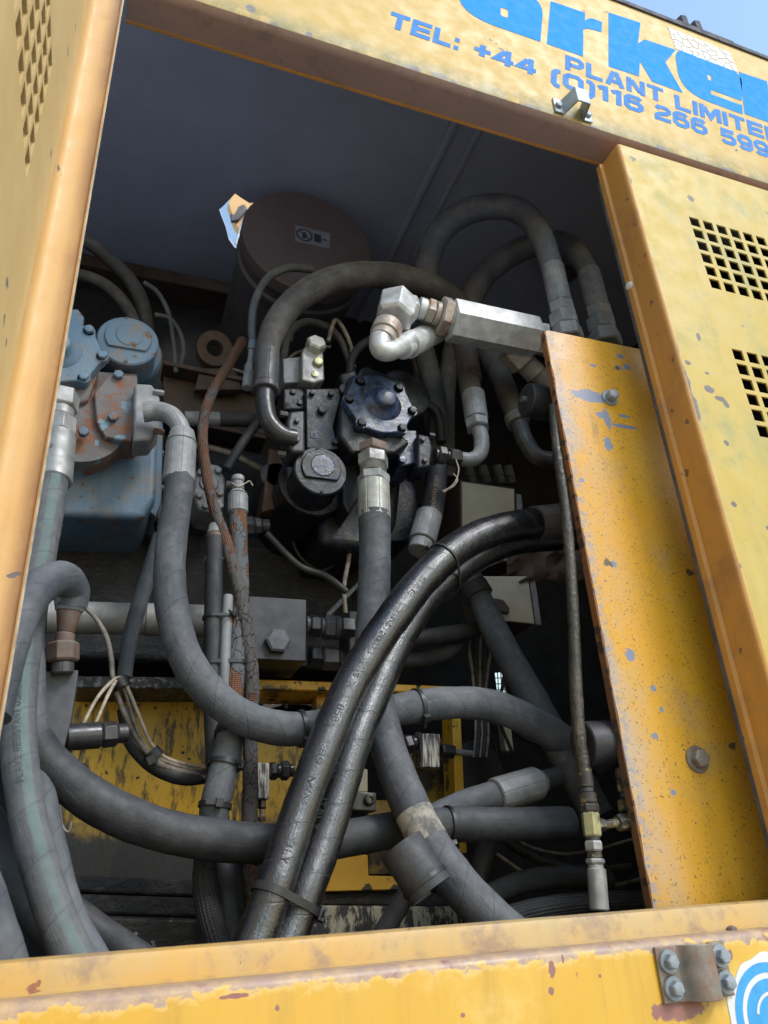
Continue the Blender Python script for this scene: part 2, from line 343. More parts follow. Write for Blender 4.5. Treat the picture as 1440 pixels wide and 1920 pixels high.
paint('sill_paint', (.58, .315, .012), (.61, .35, .025), .42, chip=(.26, .12, .08), chip_keep=.10, chip_scale=17, chip_size=.22, streak=.55, grime=((.74, .55, .22), 4, .52, .72, .55), extra=ragged, patches=[(*q, (.25, .10, .08)) for q in SILL_CHIPS])
paint('sill_flange_paint', (.50, .385, .21), (.62, .36, .09), .5, chip=(.3, .13, .08), chip_keep=.2, chip_scale=40, streak=.4, grime=((.30, .20, .15), 10, .47, .62, .8))
paint('frame_yellow', (.66, .37, .025), (.55, .30, .025), .4, chip=(.02, .018, .017), chip_keep=.55, chip_scale=34, chip_size=.4, grime=((.03, .025, .02), 16, .52, .62, .95))
paint('oily_yellow', (.42, .25, .02), (.30, .18, .02), .35, chip=(.02, .017, .015), chip_keep=.4, chip_scale=45, grime=((.018, .016, .015), 5, .44, .58, .97))
paint('rust_edge', (.30, .12, .035), (.12, .06, .03), .8, chip=(.05, .035, .03), chip_keep=.6, chip_scale=60, chip_size=.5, bump=.6)
paint('pump_blue', (.07, .14, .225), (.15, .22, .29), .5, chip=(.16, .09, .06), chip_keep=.35, chip_scale=40, chip_size=.35, grime=((.22, .17, .13), 13, .47, .68, .8), streak=.6, bump=1.2, wave=1.5)
paint('pump_rust', (.13, .10, .095), (.20, .22, .24), .75, chip=(.18, .27, .34), chip_keep=.35, chip_scale=26, chip_size=.55, grime=((.22, .085, .035), 17, .46, .58, .9), bump=1.5, wave=2)
n = N('pump_black')
c = n.mix(n.mapr(n.noise(26, 5, .7), .52, .72), (.012, .013, .016), (.025, .042, .10)); n.bump(n.noise(130, 4, .7, off=2), .7, .0022); n.bump(n.noise(420, 2, .6, off=7), .4, .0008)
n.out(c, n.mapr(n.noise(40, 4, off=3), .3, .7, .22, .5), 0, .42)
n = N('pump_worn_sheen')  # blue sheen on the black casting put into the colour in patches
c = n.mix(n.mapr(n.noise(38, 5, .7), .40, .60), (.015, .018, .028), (.038, .066, .15)); n.bump(n.noise(130, 4, .7, off=2), .6, .0018); n.out(c, n.mapr(n.noise(40, 4, off=3), .3, .7, .22, .45), 0, .7)
metal('zinc', (.36, .365, .36), .5, .4, spots=((.30, .22, .15), 26, .62, .74), dust=((.5, .46, .4), .35))
metal('zinc_bright', (.68, .70, .72), .45, .4, spots=((.45, .34, .25), 14, .62, .74), dust=((.72, .72, .72), .4))
metal('ferrule_zinc', (.42, .42, .38), .48, .45, spots=((.28, .26, .23), 40, .6, .72), flute=True)
metal('dusty_steel', (.30, .31, .33), .6, .25, spots=((.20, .16, .13), 22, .58, .74), dust=((.38, .37, .36), .5), flute=True)
metal('dark_steel', (.085, .085, .09), .45, .3, spots=((.16, .10, .06), 24, .6, .76), dust=((.2, .18, .16), .3), flute=True)
metal('oily_steel', (.05, .05, .055), .3, .3, dust=((.1, .1, .1), .2))
metal('brass_nut', (.40, .33, .17), .42, .5, spots=((.035, .032, .03), 30, .44, .54))
metal('yellow_zinc', (.44, .43, .24), .38, .5, spots=((.05, .045, .035), 32, .5, .6))
metal('rusty_steel', (.17, .13, .11), .65, .15, spots=((.16, .07, .04), 20, .5, .64), dust=((.35, .28, .22), .4))
metal('galvanised', (.36, .41, .46), .5, .35, spots=((.26, .25, .22), 18, .6, .75))
rubber('rubber_dusty', (.038, .043, .054), (.122, .127, .138), .8, .66, wrapk=.35)
rubber('rubber_grey', (.052, .060, .074), (.130, .136, .148), .85, .66, wrap=.06, wrapk=.35)
rubber('rubber_bluish', (.085, .095, .125), (.16, .165, .185), .8, .6, wrap=None)  # blue glare over the upper hoses put into the rubber colour
rubber('rubber_striped', (.070, .076, .088), (.15, .152, .156), .9, .7, wrapk=.35, wrap=.075, slant=.12, stripe=((.10, .17, .165), .47, .055))
rubber('rubber_black', (.017, .0185, .023), (.060, .062, .070), .8, .6, wrap=None)
rubber('rubber_shiny', (.006, .0065, .009), (.026, .021, .018), .3, .27, wrap=.055, slant=.22, wrapk=.35, line=(.06, .06, .062), oil=.9, spec=.95, scuff=.10)
rubber('rubber_old', (.045, .043, .045), (.13, .12, .11), .8, .7, wrap=None)
rubber('braid_black', (.03, .03, .034), (.08, .08, .085), .5, .6, wrap=None, braid=True)
rubber('braid_rusty', (.15, .068, .042), (.20, .13, .10), .6, .85, wrap=None, braid=True, crack=((.085, .08, .08), 18, .485))
rubber('cracked_grey', (.20, .085, .045), (.17, .11, .08), .5, .85, wrap=None, braid=True, crack=((.10, .108, .118), 14, .435, 0))
rubber('tape_black', (.02, .019, .018), (.20, .16, .10), .35, .35, wrap=.012, slant=.4, wrapk=.9, line=(.10, .08, .05), oil=.8)
plain('tie_black', (.022, .022, .025), .45)
plain('wire_cream', (.52, .45, .36), .6, var=.5, scale=60)
plain('wire_dirty', (.30, .26, .22), .6, var=.7, scale=45)
plain('wire_black', (.03, .03, .03), .5)
plain('ceiling_veil_blue', (.52, .56, .74), .9, var=.12, scale=6)  # blue glare veil over the ceiling put into its base colour
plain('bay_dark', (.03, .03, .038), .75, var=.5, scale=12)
plain('bay_brown', (.095, .062, .05), .75, var=.4, scale=12)
plain('drum_paint', (.20, .155, .165), .6, var=.2, scale=5)
plain('drum_side', (.12, .11, .135), .6, var=.3, scale=9)
plain('tar', (.05, .05, .07), .7)
plain('cabinet_cream', (.56, .53, .42), .55, var=.22, scale=10)
plain('cabinet_dark', (.10, .065, .05), .7)
plain('steel_block', (.10, .105, .12), .5, .2, var=.35, scale=40)
plain('sticker_grey', (.36, .38, .48), .5)
plain('sticker_dark', (.055, .06, .09), .5)
plain('letter_blue', (.03, .29, .80), .75, var=.04, scale=30, spec=.15)
plain('letter_blue_small', (.08, .26, .68), .7, var=.15, scale=50, spec=.15)
plain('print_white', (.75, .76, .76), .5, var=.15, scale=30)
plain('print_blue', (.05, .36, .75), .45, var=.2, scale=40)
plain('white_primer', (.72, .72, .70), .6)
n = N('oily_casting')
c = n.mix(n.mapr(n.noise(30, 6, .7, stretch=(1, 1, 3)), .5, .62), (.016, .016, .018), (.05, .048, .048)); n.bump(n.noise(45, 6, .75), 1, .010); n.out(c, .38, 0, .6)
n = N('flaking_cream')
c = n.mix(n.mapr(n.noise(42, 6, .75, stretch=(1, 1, .35)), .47, .56), (.02, .02, .02), (.38, .34, .26)); n.bump(n.noise(60, 5, .7), .5, .003); n.out(c, .6)
n = N('zinc_scratched')
c = n.mix(n.mapr(n.noise(60, 4, .7, stretch=(2.5, 1, .25)), .44, .56), (.07, .07, .075), (.50, .50, .50)); n.out(c, .45, .3)
n = N('yard_gravel')
c = n.mix(n.mapr(n.noise(8, 8, .7), .3, .7), (.42, .405, .38), (.30, .29, .27)); n.bump(n.noise(30, 6, .8), .5, .02); n.out(c, .9)
metal('keeper_steel', (.30, .27, .24), .42, .35, spots=((.22, .12, .08), 16, .45, .62), dust=((.42, .4, .3), .4))
plain('plain_print', (.06, .06, .062), .6)
plain('print_dark', (.06, .085, .085), .7)
plain('print_tan', (.32, .24, .16), .6)
plain('pale_tube', (.22, .235, .25), .6)
plain('drum_black', (.032, .031, .036), .5, var=.5, scale=30)
n = N('dusty_label'); c = n.mix(n.mapr(n.noise(14, 6, .7), .42, .58), (.09, .09, .09), (.36, .33, .28)); n.out(c, .8)
metal('rusty_zinc', (.50, .45, .40), .5, .4, spots=((.28, .14, .08), 20, .5, .66), dust=((.5, .47, .44), .4))
plain('zinc_plug', (.62, .63, .58), .4, .4, var=.3, scale=60)
plain('rusty_dark', (.11, .07, .05), .6, .2, var=.6, scale=20)
metal('pale_pipe', (.34, .335, .33), .55, .25, spots=((.2, .19, .18), 9, .45, .7), dust=((.45, .44, .43), .5))
plain('valve_black', (.045, .045, .055), .5, .2, var=.4, scale=30)
n = N('oily_crust'); c = n.mix(n.mapr(n.noise(70, 5, .7), .5, .6), (.02, .02, .022), (.16, .16, .17)); n.bump(n.noise(90, 5, .75), 1, .006); n.out(c, .4)
def soot(n, col):
    sp = n.new('ShaderNodeSeparateXYZ'); n.link(n.pos, sp.inputs[0]); z = n.math('ADD', sp.outputs[2], n.math('MULTIPLY', n.math('SUBTRACT', n.noise(6, 6, .7, off=81), .5), .22))
    n.bump(n.noise(300, 2, .5, stretch=(1, 1, .3), off=83), .4, .002)
    a = n.mix(n.mapr(z, .17, .10), col, (.02, .019, .02)); return n.mix(n.mapr(n.noise(34, 5, .7, stretch=(1.6, 1, .4), off=82), .49, .60, 0, .85), a, (.03, .025, .02))
paint('stained_plate', (.62, .36, .015), (.50, .29, .02), .4, chip=(.02, .017, .015), chip_keep=.35, chip_scale=60, extra=soot)
n = N('oily_chipped'); c = n.mix(n.mapr(n.noise(34, 6, .75), .595, .62), (.018, .018, .02), (.5, .46, .40)); n.bump(n.noise(50, 5, .7), .8, .005); n.out(c, .4)
plain('worn_cream', (.58, .50, .36), .6, var=.5, scale=40)
plain('olive_backing', (.16, .12, .055), .8, var=.4)
paint('frame_clean', (.62, .30, .05), (.55, .36, .15), .45, chip_keep=.2, chip_scale=30)

# ---------------------------------------------------------------- the setting
def structure(o): o['kind'] = 'structure'; return o
def pz(px, py, z):
    d = ray(px, py); return EYE + d * (z / d[2])
mb = MB(); mb.box((-14, -15, -1.75), (14, 13, -1.6)); structure(mb.build('ground', 'yard_gravel', smooth=0))
CZ, BY, X0, X1, FZ = 2.34, 1.55, -.75, 2.3, -.5
def flat(loops, tri_to):                     # filled outline with holes -> verts, triangles
    tri = tessellate_polygon([[Vector((a, b, 0)) for a, b in l] for l in loops]); pts = [p for l in loops for p in l]
    return [tri_to(*p) for p in pts], [tuple(t) for t in tri]
hole = [(411, 393), (420, 385), (441, 363), (452, 371), (468, 381), (487, 379), (500, 400), (500, 430), (448, 468), (440, 464), (429, 449), (423, 425), (415, 405)]
hl = [tuple(pz(a, b, CZ)[:2]) for a, b in hole]
mb = MB(); v, f = flat([[(X0, .004), (X1, .004), (X1, BY), (X0, BY)], hl], lambda a, b: (a, b, CZ)); mb.add(v, f)
o = mb.build('ceiling', 'ceiling_veil_blue', smooth=0); structure(o); so = o.modifiers.new('thick', 'SOLIDIFY'); so.thickness = .012; so.offset = 1
a = pz(850, 225, CZ)
mb = MB(); mb.box((a[0] - .012, .09, CZ - .03), (a[0] + .012, BY - .01, CZ - .001)); structure(mb.build('ceiling_rib', 'ceiling_veil_blue', bevel=.006))
mb = MB(); mb.box((a[0] + .085, .09, CZ - .018), (a[0] + .105, BY - .01, CZ - .001)); structure(mb.build('ceiling_rib', 'ceiling_veil_blue', bevel=.004))

def window(px): return [tuple(P(a, b, BY)[[0, 2]]) for a, b in px]
gaps = [window([(928, 1262), (945, 1260), (949, 1304), (933, 1302)])]
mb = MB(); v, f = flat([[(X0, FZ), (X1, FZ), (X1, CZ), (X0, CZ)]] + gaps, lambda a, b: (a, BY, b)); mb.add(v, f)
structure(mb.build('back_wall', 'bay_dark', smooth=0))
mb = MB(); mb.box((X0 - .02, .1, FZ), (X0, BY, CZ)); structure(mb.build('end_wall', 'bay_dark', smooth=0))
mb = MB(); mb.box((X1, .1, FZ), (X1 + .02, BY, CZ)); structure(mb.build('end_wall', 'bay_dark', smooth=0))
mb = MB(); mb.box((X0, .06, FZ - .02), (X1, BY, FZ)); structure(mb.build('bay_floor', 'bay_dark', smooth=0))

# back wall ledge and the window to the far side, both far back in the bay
a = P(150, 500, 1.5); b = P(470, 565, 1.5)
mb = MB(); mb.box((a[0] - .3, 1.42, a[2] - .06), (b[0] + .3, 1.549, a[2])); structure(mb.build('wall_ledge', 'bay_brown', bevel=.005))

# ---------------------------------------------------------------- lettering
G = {  # strokes on a 6-high grid
 'T': (5, [[(0, 5.4), (5, 5.4)], [(2.5, 4.8), (2.5, 0)]]), 'E': (5, [[(5, 5.4), (.6, 5.4), (.6, .6), (5, .6)], [(1.2, 3), (4.7, 3)]]),
 'L': (4.6, [[(.6, 6), (.6, .6), (4.6, .6)]]), ':': (1.3, [[(0, .6), (1.3, .6)], [(0, 3.7), (1.3, 3.7)]]),
 '+': (4.2, [[(0, 2.8), (4.2, 2.8)], [(2.1, 3.4), (2.1, 5)], [(2.1, 2.2), (2.1, .6)]]),
 '4': (5.2, [[(3.7, 0), (3.7, 6)], [(2.9, 5.35), (.6, 1.8), (3.1, 1.8)], [(4.3, 1.8), (5.2, 1.8)]]),
 '(': (2.2, [[(2.2, 5.5), (1.2, 5.4), (.6, 4.6), (.6, .6), (1.2, -.3), (2.2, -.4)]]), ')': (2.2, [[(0, 5.5), (1, 5.4), (1.6, 4.6), (1.6, .6), (1, -.3), (0, -.4)]]),
 '0': (5.2, [[(.6, 1.5), (.6, 4.5), (1.5, 5.4), (3.7, 5.4), (4.6, 4.5), (4.6, 1.5), (3.7, .6), (1.5, .6), (.6, 1.5)]]),
 '1': (2.8, [[(2.1, 0), (2.1, 6)], [(1.4, 5.2), (.2, 4.5)]]),
 '6': (5.2, [[(4.5, 4.7), (3.8, 5.4), (1.5, 5.4), (.6, 4.5), (.6, 1.5), (1.5, .6), (3.7, .6), (4.6, 1.4), (4.6, 2.6), (3.7, 3.4), (1.25, 3.4)]]),
 '9': (5.2, [[(.7, 1.3), (1.4, .6), (3.7, .6), (4.6, 1.5), (4.6, 4.5), (3.7, 5.4), (1.5, 5.4), (.6, 4.6), (.6, 3.4), (1.5, 2.6), (3.95, 2.6)]]),
 '2': (5.2, [[(.6, 4.4), (1.3, 5.4), (3.7, 5.4), (4.6, 4.7), (4.6, 3.9), (3.8, 3.2), (1.5, 2.5), (.6, 1.7), (.6, .6), (5.1, .6)]]),
 '3': (5.2, [[(.6, 5.4), (3.7, 5.4), (4.6, 4.6), (4.6, 3.8), (3.8, 3.1), (4.6, 2.3), (4.6, 1.4), (3.7, .6), (.6, .6)]]),
 '5': (5.2, [[(4.8, 5.4), (.9, 5.4), (.8, 3.4), (3.7, 3.4), (4.6, 2.6), (4.6, 1.4), (3.7, .6), (1.4, .6), (.5, 1.4)]]),
 '8': (5.2, [[(.6, 1.5), (.6, 4.5), (1.5, 5.4), (3.7, 5.4), (4.6, 4.5), (4.6, 1.5), (3.7, .6), (1.5, .6), (.6, 1.5)], [(1.2, 3), (4, 3)]]),
 'P': (5, [[(.6, 0), (.6, 5.4), (3.6, 5.4), (4.4, 4.6), (4.4, 3.3), (3.6, 2.5), (1.2, 2.5)]]), 'A': (5.4, [[(.6, 0), (2.2, 5.4), (3.2, 5.4), (4.8, 0)], [(1.85, 1.9), (3.55, 1.9)]]),
 'N': (5.2, [[(.6, 0), (.6, 6)], [(4.6, 0), (4.6, 6)], [(1.25, 5.2), (3.95, .8)]]), 'I': (1.2, [[(.6, 0), (.6, 6)]]),
 'M': (6.4, [[(.6, 0), (.6, 6)], [(5.8, 0), (5.8, 6)], [(1.25, 5.2), (3.2, 1.2), (5.15, 5.2)]]),
 'D': (5.2, [[(.6, .6), (.6, 5.4), (3.7, 5.4), (4.6, 4.5), (4.6, 1.5), (3.7, .6), (.6, .6)]]),
 'S': (5, [[(4.4, 4.7), (3.6, 5.4), (1.4, 5.4), (.6, 4.6), (.6, 3.9), (1.4, 3.2), (3.6, 2.8), (4.4, 2.1), (4.4, 1.4), (3.6, .6), (1.4, .6), (.5, 1.3)]]),
 'Y': (5, [[(.4, 6), (2.5, 3), (4.6, 6)], [(2.5, 2.5), (2.5, 0)]]), 'F': (4.6, [[(.6, 0), (.6, 5.4), (4.6, 5.4)], [(1.2, 3), (4.2, 3)]]),
 'R': (5, [[(.6, 0), (.6, 5.4), (3.6, 5.4), (4.4, 4.6), (4.4, 3.5), (3.6, 2.7), (1.2, 2.7)], [(2.6, 2.1), (4.3, 0)]]),
 'U': (5.2, [[(.6, 6), (.6, 1.4), (1.4, .6), (3.8, .6), (4.6, 1.4), (4.6, 6)]]), 'H': (5.2, [[(.6, 0), (.6, 6)], [(4.6, 0), (4.6, 6)], [(1.2, 3), (4, 3)]]),
 '/': (3, [[(0, 0), (3, 6)]]), 'X': (5, [[(.4, 0), (4.6, 6)], [(.4, 6), (2.1, 3.6)], [(2.9, 2.4), (4.6, 0)]])}
def ribbon(pts, w):
    p = np.array(pts, float); n = len(p); closed = np.allclose(p[0], p[-1]) and n > 3; L = []; Rr = []
    for i in range(n):
        if closed: a = p[i] - p[i - 1 if i > 0 else n - 2]; b = p[i + 1 if i < n - 1 else 1] - p[i]
        else: a = p[i] - p[i - 1] if i > 0 else p[1] - p[0]; b = p[i + 1] - p[i] if i < n - 1 else p[-1] - p[-2]
        a = a / np.linalg.norm(a); b = b / np.linalg.norm(b); na = np.array([-a[1], a[0]]); nb = np.array([-b[1], b[0]])
        m = na + nb; m /= np.linalg.norm(m); k = w / 2 / max(.35, m.dot(na)); L.append(p[i] + m * k); Rr.append(p[i] - m * k)
    return L, Rr
def write(mb, text, place, x0, x1, h, th=1.2, gap=.85, step=0.0):
    """glyph strokes laid out from x0 to x1, cap height h; place(x, y) -> point"""
    ws = [(1.8 if c == ' ' else G[c][0]) for c in text]; tot = sum(ws) + gap * (len(text) - 1); k = (x1 - x0) / tot; s = h / 6; x = 0
    for c, w in zip(text, ws):
        if c != ' ':
            for si, st in enumerate(G[c][1]):
                st2 = [st[0]]                     # finer steps so that the strokes follow a round surface
                L, Rr = ribbon(st2 + list(st[1:]), th)
                n = len(L); sh = lambda p: (p[0], p[1] - step * si, p[2])
                vs = [place(x0 + (x + q[0]) * k, q[1] * s) for q in L] + [place(x0 + (x + q[0]) * k, q[1] * s) for q in Rr]
                mb.add([sh(q) for q in vs], [(i, i + 1, n + i + 1, n + i) for i in range(n - 1)])
        x += w + gap

# ---------------------------------------------------------------- bolts
def bolt(parent, c, axis, r, h, mat='galvanised', washer=0, phase=.3, wm=None, name='bolt', chamfer=True):
    c = np.asarray(c); a = unit(np.asarray(axis, float)); base = 0
    mb = MB()
    if washer:
        w = MB().lathe(c, a, [(-.002, washer * .98), (0.0025, washer), (.0045, washer * .96)], 28).build('washer', wm or mat, parent); base = .0045
    o = MB().lathe(c, a, [(base - .002, r * .96), (base + h * .15, r), (base + h * .85, r), (base + h, r * .82), (base + h + .0004, r * .4)], 6, phase).build(name, mat, parent, smooth=20)
    if washer: w.parent = o; ORG[w.name] = ORG[o.name]
    return o

# ---------------------------------------------------------------- side panel above the opening
T = thing('fascia_panel', 'pale yellow panel over the opening, carrying big blue lettering', 'body panel', (1.0, 0, 1.7))
prof = [(0.0, 2.37), (0.0, 1.722), (.003, 1.709), (.011, 1.702), (.022, 1.70), (.060, 1.70)]
prof_in = [(.060, 1.704), (.022, 1.704), (.0135, 1.7055), (.0066, 1.711), (.004, 1.722), (.004, 2.37)]
FX0, FX1 = -.105, 2.4
def extrude_x(pr, x0, x1, n=1):
    return MB().grid([[(x0 + (x1 - x0) * i / n, y, z) for y, z in pr] for i in range(n + 1)])
extrude_x([(0, 2.37), (0, 1.722), (.0025, 1.710), (.0065, 1.7125), (.004, 1.7225), (.004, 2.37)], FX0, FX1).build('panel_sheet', 'fascia_paint', T)
extrude_x([(.0024, 1.7102), (.011, 1.702), (.022, 1.70), (.082, 1.70), (.082, 1.704), (.022, 1.704), (.0135, 1.7055), (.0064, 1.7127)], FX0, FX1).build('folded_lip', 'lip_primer', T, smooth=50)
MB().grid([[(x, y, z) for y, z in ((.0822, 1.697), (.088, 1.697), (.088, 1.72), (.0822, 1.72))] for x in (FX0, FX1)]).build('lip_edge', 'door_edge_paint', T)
extrude_x([(-.006, 2.366), (-.006, 2.384), (.06, 2.384), (.06, 2.3705), (.004, 2.3705), (.004, 2.366)], FX0, FX1).build('roof_edge', 'tar', T)
for px, py in ((1276, 38), (1302, 50)):
    p = P(px, py, .015); bolt(T, (p[0], .012, 2.384), (0, 0, 1), .017, .058, 'tar', washer=.019)
mb = MB(); p = P(1300, 55, .02); mb.box((p[0] - .10, -.0055, 2.3845), (p[0] + .13, .05, 2.394)); mb.build('bolt_pad', 'tar', T, bevel=.002)
on = lambda x, z: (x, -.0008, z)
def letter(loops, mat='letter_blue'):
    mb = MB(); v, f = flat(loops, on); mb.add(v, f); return mb.build('letter', mat, T, smooth=0)
def rounded(pts, it=2):                      # Chaikin for the points marked round (third value 1)
    out = []; n = len(pts)
    for i, p in enumerate(pts):
        if len(p) > 2:
            a = np.array(pts[i - 1][:2]); b = np.array(pts[(i + 1) % n][:2]); q = np.array(p[:2]); k = p[2]
            for t in np.linspace(0, 1, 7):
                A = q + (a - q) * k; B = q + (b - q) * k; out.append(tuple((1 - t) ** 2 * A + 2 * t * (1 - t) * q + t * t * B))
        else: out.append(tuple(p))
    return out
r_shape = [(.941, 2.009), (1.055, 2.009), (1.077, 2.112), (1.084, 2.158, .5), (1.149, 2.167), (1.163, 2.222), (1.125, 2.224, .4), (1.099, 2.196), (1.1085, 2.238), (.992, 2.232)]
letter([rounded([(.921, 2.008), (.972, 2.24, .42), (.70, 2.24, .4), (.675, 2.006, .45)]), rounded([(.809, 2.066, .3), (.831, 2.066, .3), (.838, 2.106, .3), (.814, 2.106, .3)])])
letter([rounded(r_shape)])
letter([[(1.138, 2.006), (1.241, 2.010), (1.263, 2.088), (1.285, 2.007), (1.392, 2.005), (1.364, 2.131), (1.427, 2.222), (1.310, 2.214), (1.279, 2.180), (1.317, 2.30), (1.200, 2.289)]])
letter([rounded([(1.612, 2.003), (1.626, 2.050), (1.508, 2.050), (1.514, 2.073), (1.632, 2.073), (1.69, 2.245, .42), (1.425, 2.242, .3), (1.385, 2.008, .45)]), rounded([(1.518, 2.122, .3), (1.532, 2.122, .3), (1.538, 2.150, .3), (1.524, 2.150, .3)])])
dx = P(1401, 225, 0)[0] - .941
letter([[(a + dx, b) for a, b in rounded(r_shape)]])
def line(text, x0, x1, z, h, name='lettering'):
    mb = MB(); write(mb, text, lambda x, y: (x + .21 * y, -.0008, z + y), x0, x1, h, th=1.5, step=.00008); mb.build(name, 'letter_blue_small', T, smooth=0)
line('TEL:', .474, .660, 1.844, .067); line('+44', .702, .880, 1.845, .067); line('(0)116', .925, 1.213, 1.838, .068)
line('266', 1.252, 1.430, 1.8355, .068); line('599', 1.478, 1.655, 1.829, .068)
line('PLANT', .983, 1.304, 1.921, .067); line('LIMITED', 1.343, 1.735, 1.916, .067)
# torn white sticker, cracked into flakes
mb = MB(); seeds = [(1.427 + .243 * rng.random(), 2.224 + .116 * rng.random()) for _ in range(36)]
for a in seeds:                              # each flake is the patch of film nearest one point, shrunk along its cracks
    poly = [(1.427, 2.226), (1.670, 2.223), (1.671, 2.325), (1.427, 2.338)]
    for b in seeds:
        if b is a: continue
        mx, mz = (a[0] + b[0]) / 2, (a[1] + b[1]) / 2; nx_, nz_ = b[0] - a[0], b[1] - a[1]; out = []
        for k in range(len(poly)):
            p, q = poly[k], poly[(k + 1) % len(poly)]; dp = (p[0] - mx) * nx_ + (p[1] - mz) * nz_; dq = (q[0] - mx) * nx_ + (q[1] - mz) * nz_
            if dp <= 0: out.append(p)
            if dp * dq < 0: t = dp / (dp - dq); out.append((p[0] + (q[0] - p[0]) * t, p[1] + (q[1] - p[1]) * t))
        poly = out
        if len(poly) < 3: break
    if len(poly) < 3: continue
    c = (sum(p[0] for p in poly) / len(poly), sum(p[1] for p in poly) / len(poly)); k = .84 + .06 * rng.random()
    mb.add([(c[0] + (p[0] - c[0]) * k, -.0011, c[1] + (p[1] - c[1]) * k) for p in poly], [tuple(range(len(poly)))])
o = mb.build('torn_sticker', 'print_white', T, smooth=0); o['kind'] = 'stuff'
# bent strap the door catches on
S = np.array([P(px, py, 0) for px, py in ((1040, 197), (1045, 214), (1108, 227))])
xa, xb, zt, zb = .914, 1.024, 1.792, 1.718
prof = [(xa, -.003), (xa + .026, -.003), (xa + .040, -.046), (xb - .036, -.046), (xb - .026, -.003), (xb, -.003)]
def strap(pr, th, z0, z1):
    pr = [np.array(q, float) for q in pr]; L, Rr = ribbon(pr, th); n = len(pr); loop = [(q[0], q[1]) for q in L] + [(q[0], q[1]) for q in Rr[::-1]]
    return MB().grid([[(a, b, z) for a, b in loop] for z in (z0, z1)])
K = thing('catch_strap', 'bent grey metal strap bolted below the blue phone number', 'catch', (.97, -.003, 1.72))
strap(prof, .004, zb, zb + .052).build('strap', 'galvanised', K, bevel=.001)
for x in (xa + .012, xb - .011): bolt(K, (x, -.005, zb + .024), (0, -1, 0), .0095, .007, 'galvanised')

# ---------------------------------------------------------------- closed door on the far end of the opening
T = thing('engine_cover_door', 'closed yellow door with square-holed grilles beside the opening', 'door', (1.078, -.012, -.05))
DY = -.012
def perforated(mb, us, vs, holes, to):
    for i in range(len(us) - 1):
        for j in range(len(vs) - 1):
            if (i, j) in holes: continue
            mb.add([to(us[i], vs[j]), to(us[i + 1], vs[j]), to(us[i + 1], vs[j + 1]), to(us[i], vs[j + 1])], [(0, 1, 2, 3)])
def lines(a, b, starts, n, pitch, size):
    v = [a]
    for s in starts:
        for k in range(n): v += [s + k * pitch, s + k * pitch + size]
    return v + [b]
nx = 14; us = lines(1.086, 2.3, [1.243], nx, .0425, .030); vs = lines(-.05, 1.652, [.806, 1.217], 6, .0405, .0295)
holes = {(1 + 2 * i, 1 + 2 * j) for i in range(nx) for j in range(12)}
mb = MB(); perforated(mb, us, vs, holes, lambda a, b: (a, DY, b))
o = mb.build('door_sheet', 'door_paint', T, smooth=0, weld=True); so = o.modifiers.new('thick', 'SOLIDIFY'); so.thickness = .004; so.offset = -1
so.offset = 1
# make sure the sheet thickens inwards
if o.data.polygons[0].normal.y < 0: so.offset = -1
def extrude_z(pr, z0, z1): return MB().grid([[(x, y, z) for x, y in pr] for z in (z0, z1)])
e = [(1.086, DY), (1.081, DY + .0012), (1.0785, DY + .005), (1.078, DY + .012), (1.078, .052), (1.070, .055), (1.070, .0695), (1.0745, .0695), (1.0745, .0585), (1.0825, .0555), (1.0825, DY + .012), (1.083, DY + .0075), (1.0862, DY + .0045)]
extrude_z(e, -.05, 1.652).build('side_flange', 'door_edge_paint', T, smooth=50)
extrude_z([(1.0665, .0697), (1.0665, .076), (1.079, .076), (1.079, .0697)], -.05, 1.60).build('rubber_seal', 'rubber_old', T)
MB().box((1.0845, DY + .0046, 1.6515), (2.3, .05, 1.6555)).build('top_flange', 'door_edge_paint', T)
p = P(1217, 545, .06); MB().lathe((1.0695, .06, p[2]), (-1, 0, 0), [(-.001, .011), (.004, .009), (.006, .003)], 10).build('bump_stop', 'white_primer', T)
MB().box((1.25, .10, .70), (2.25, .13, .845)).build('inner_stiffener', 'frame_clean', T, bevel=.003)

# ---------------------------------------------------------------- open door, swung towards the viewer
XD = -.165
T = thing('open_door', 'open yellow door seen edge-on beside the hoses, with square vent holes', 'door', (XD, -.02, -.3))
p0 = PX(45, 340, XD); p1 = PX(92, 142, XD)
yv = p0[1] - .002; zv = p0[2]
vs = lines(-.3, 1.66, [zv + .004], 6, .0405, .0295)
us = [-1.02]
for k in range(6, -1, -1): us += [yv - .0315 - k * .0435, yv - k * .0435]
us += [-.012]
holes = {(1 + 2 * i, 1 + 2 * j) for i in range(7) for j in range(6)}
mb = MB(); perforated(mb, us, vs, holes, lambda a, b: (XD, a, b))
o = mb.build('door_sheet', 'open_door_paint', T, smooth=0, weld=True); so = o.modifiers.new('thick', 'SOLIDIFY'); so.thickness = .005; so.offset = 0
e = [(XD + .0027, -.05), (XD + .003, -.016), (XD + .006, -.0085), (XD + .012, -.006), (-.118, -.004), (-.1115, -.006), (-.109, -.012), (-.1055, -.012), (-.1075, -.003), (-.114, .001), (XD + .01, -.0005), (XD - .003, -.008), (XD - .003, -.05)]
extrude_z(e, -.3, 1.66).build('hinge_flange', 'hinge_paint', T, smooth=50)
extrude_z([(-.1072, -.0123), (-.1053, -.0123), (-.1050, -.0085), (-.1069, -.0085)], -.3, 1.66).build('worn_edge', 'worn_cream', T)

MB().box((XD - .06, -1.02, -.25), (XD - .05, -.03, 1.6)).build('added_backing', 'olive_backing', T)  # sheet added behind the vent holes to darken them

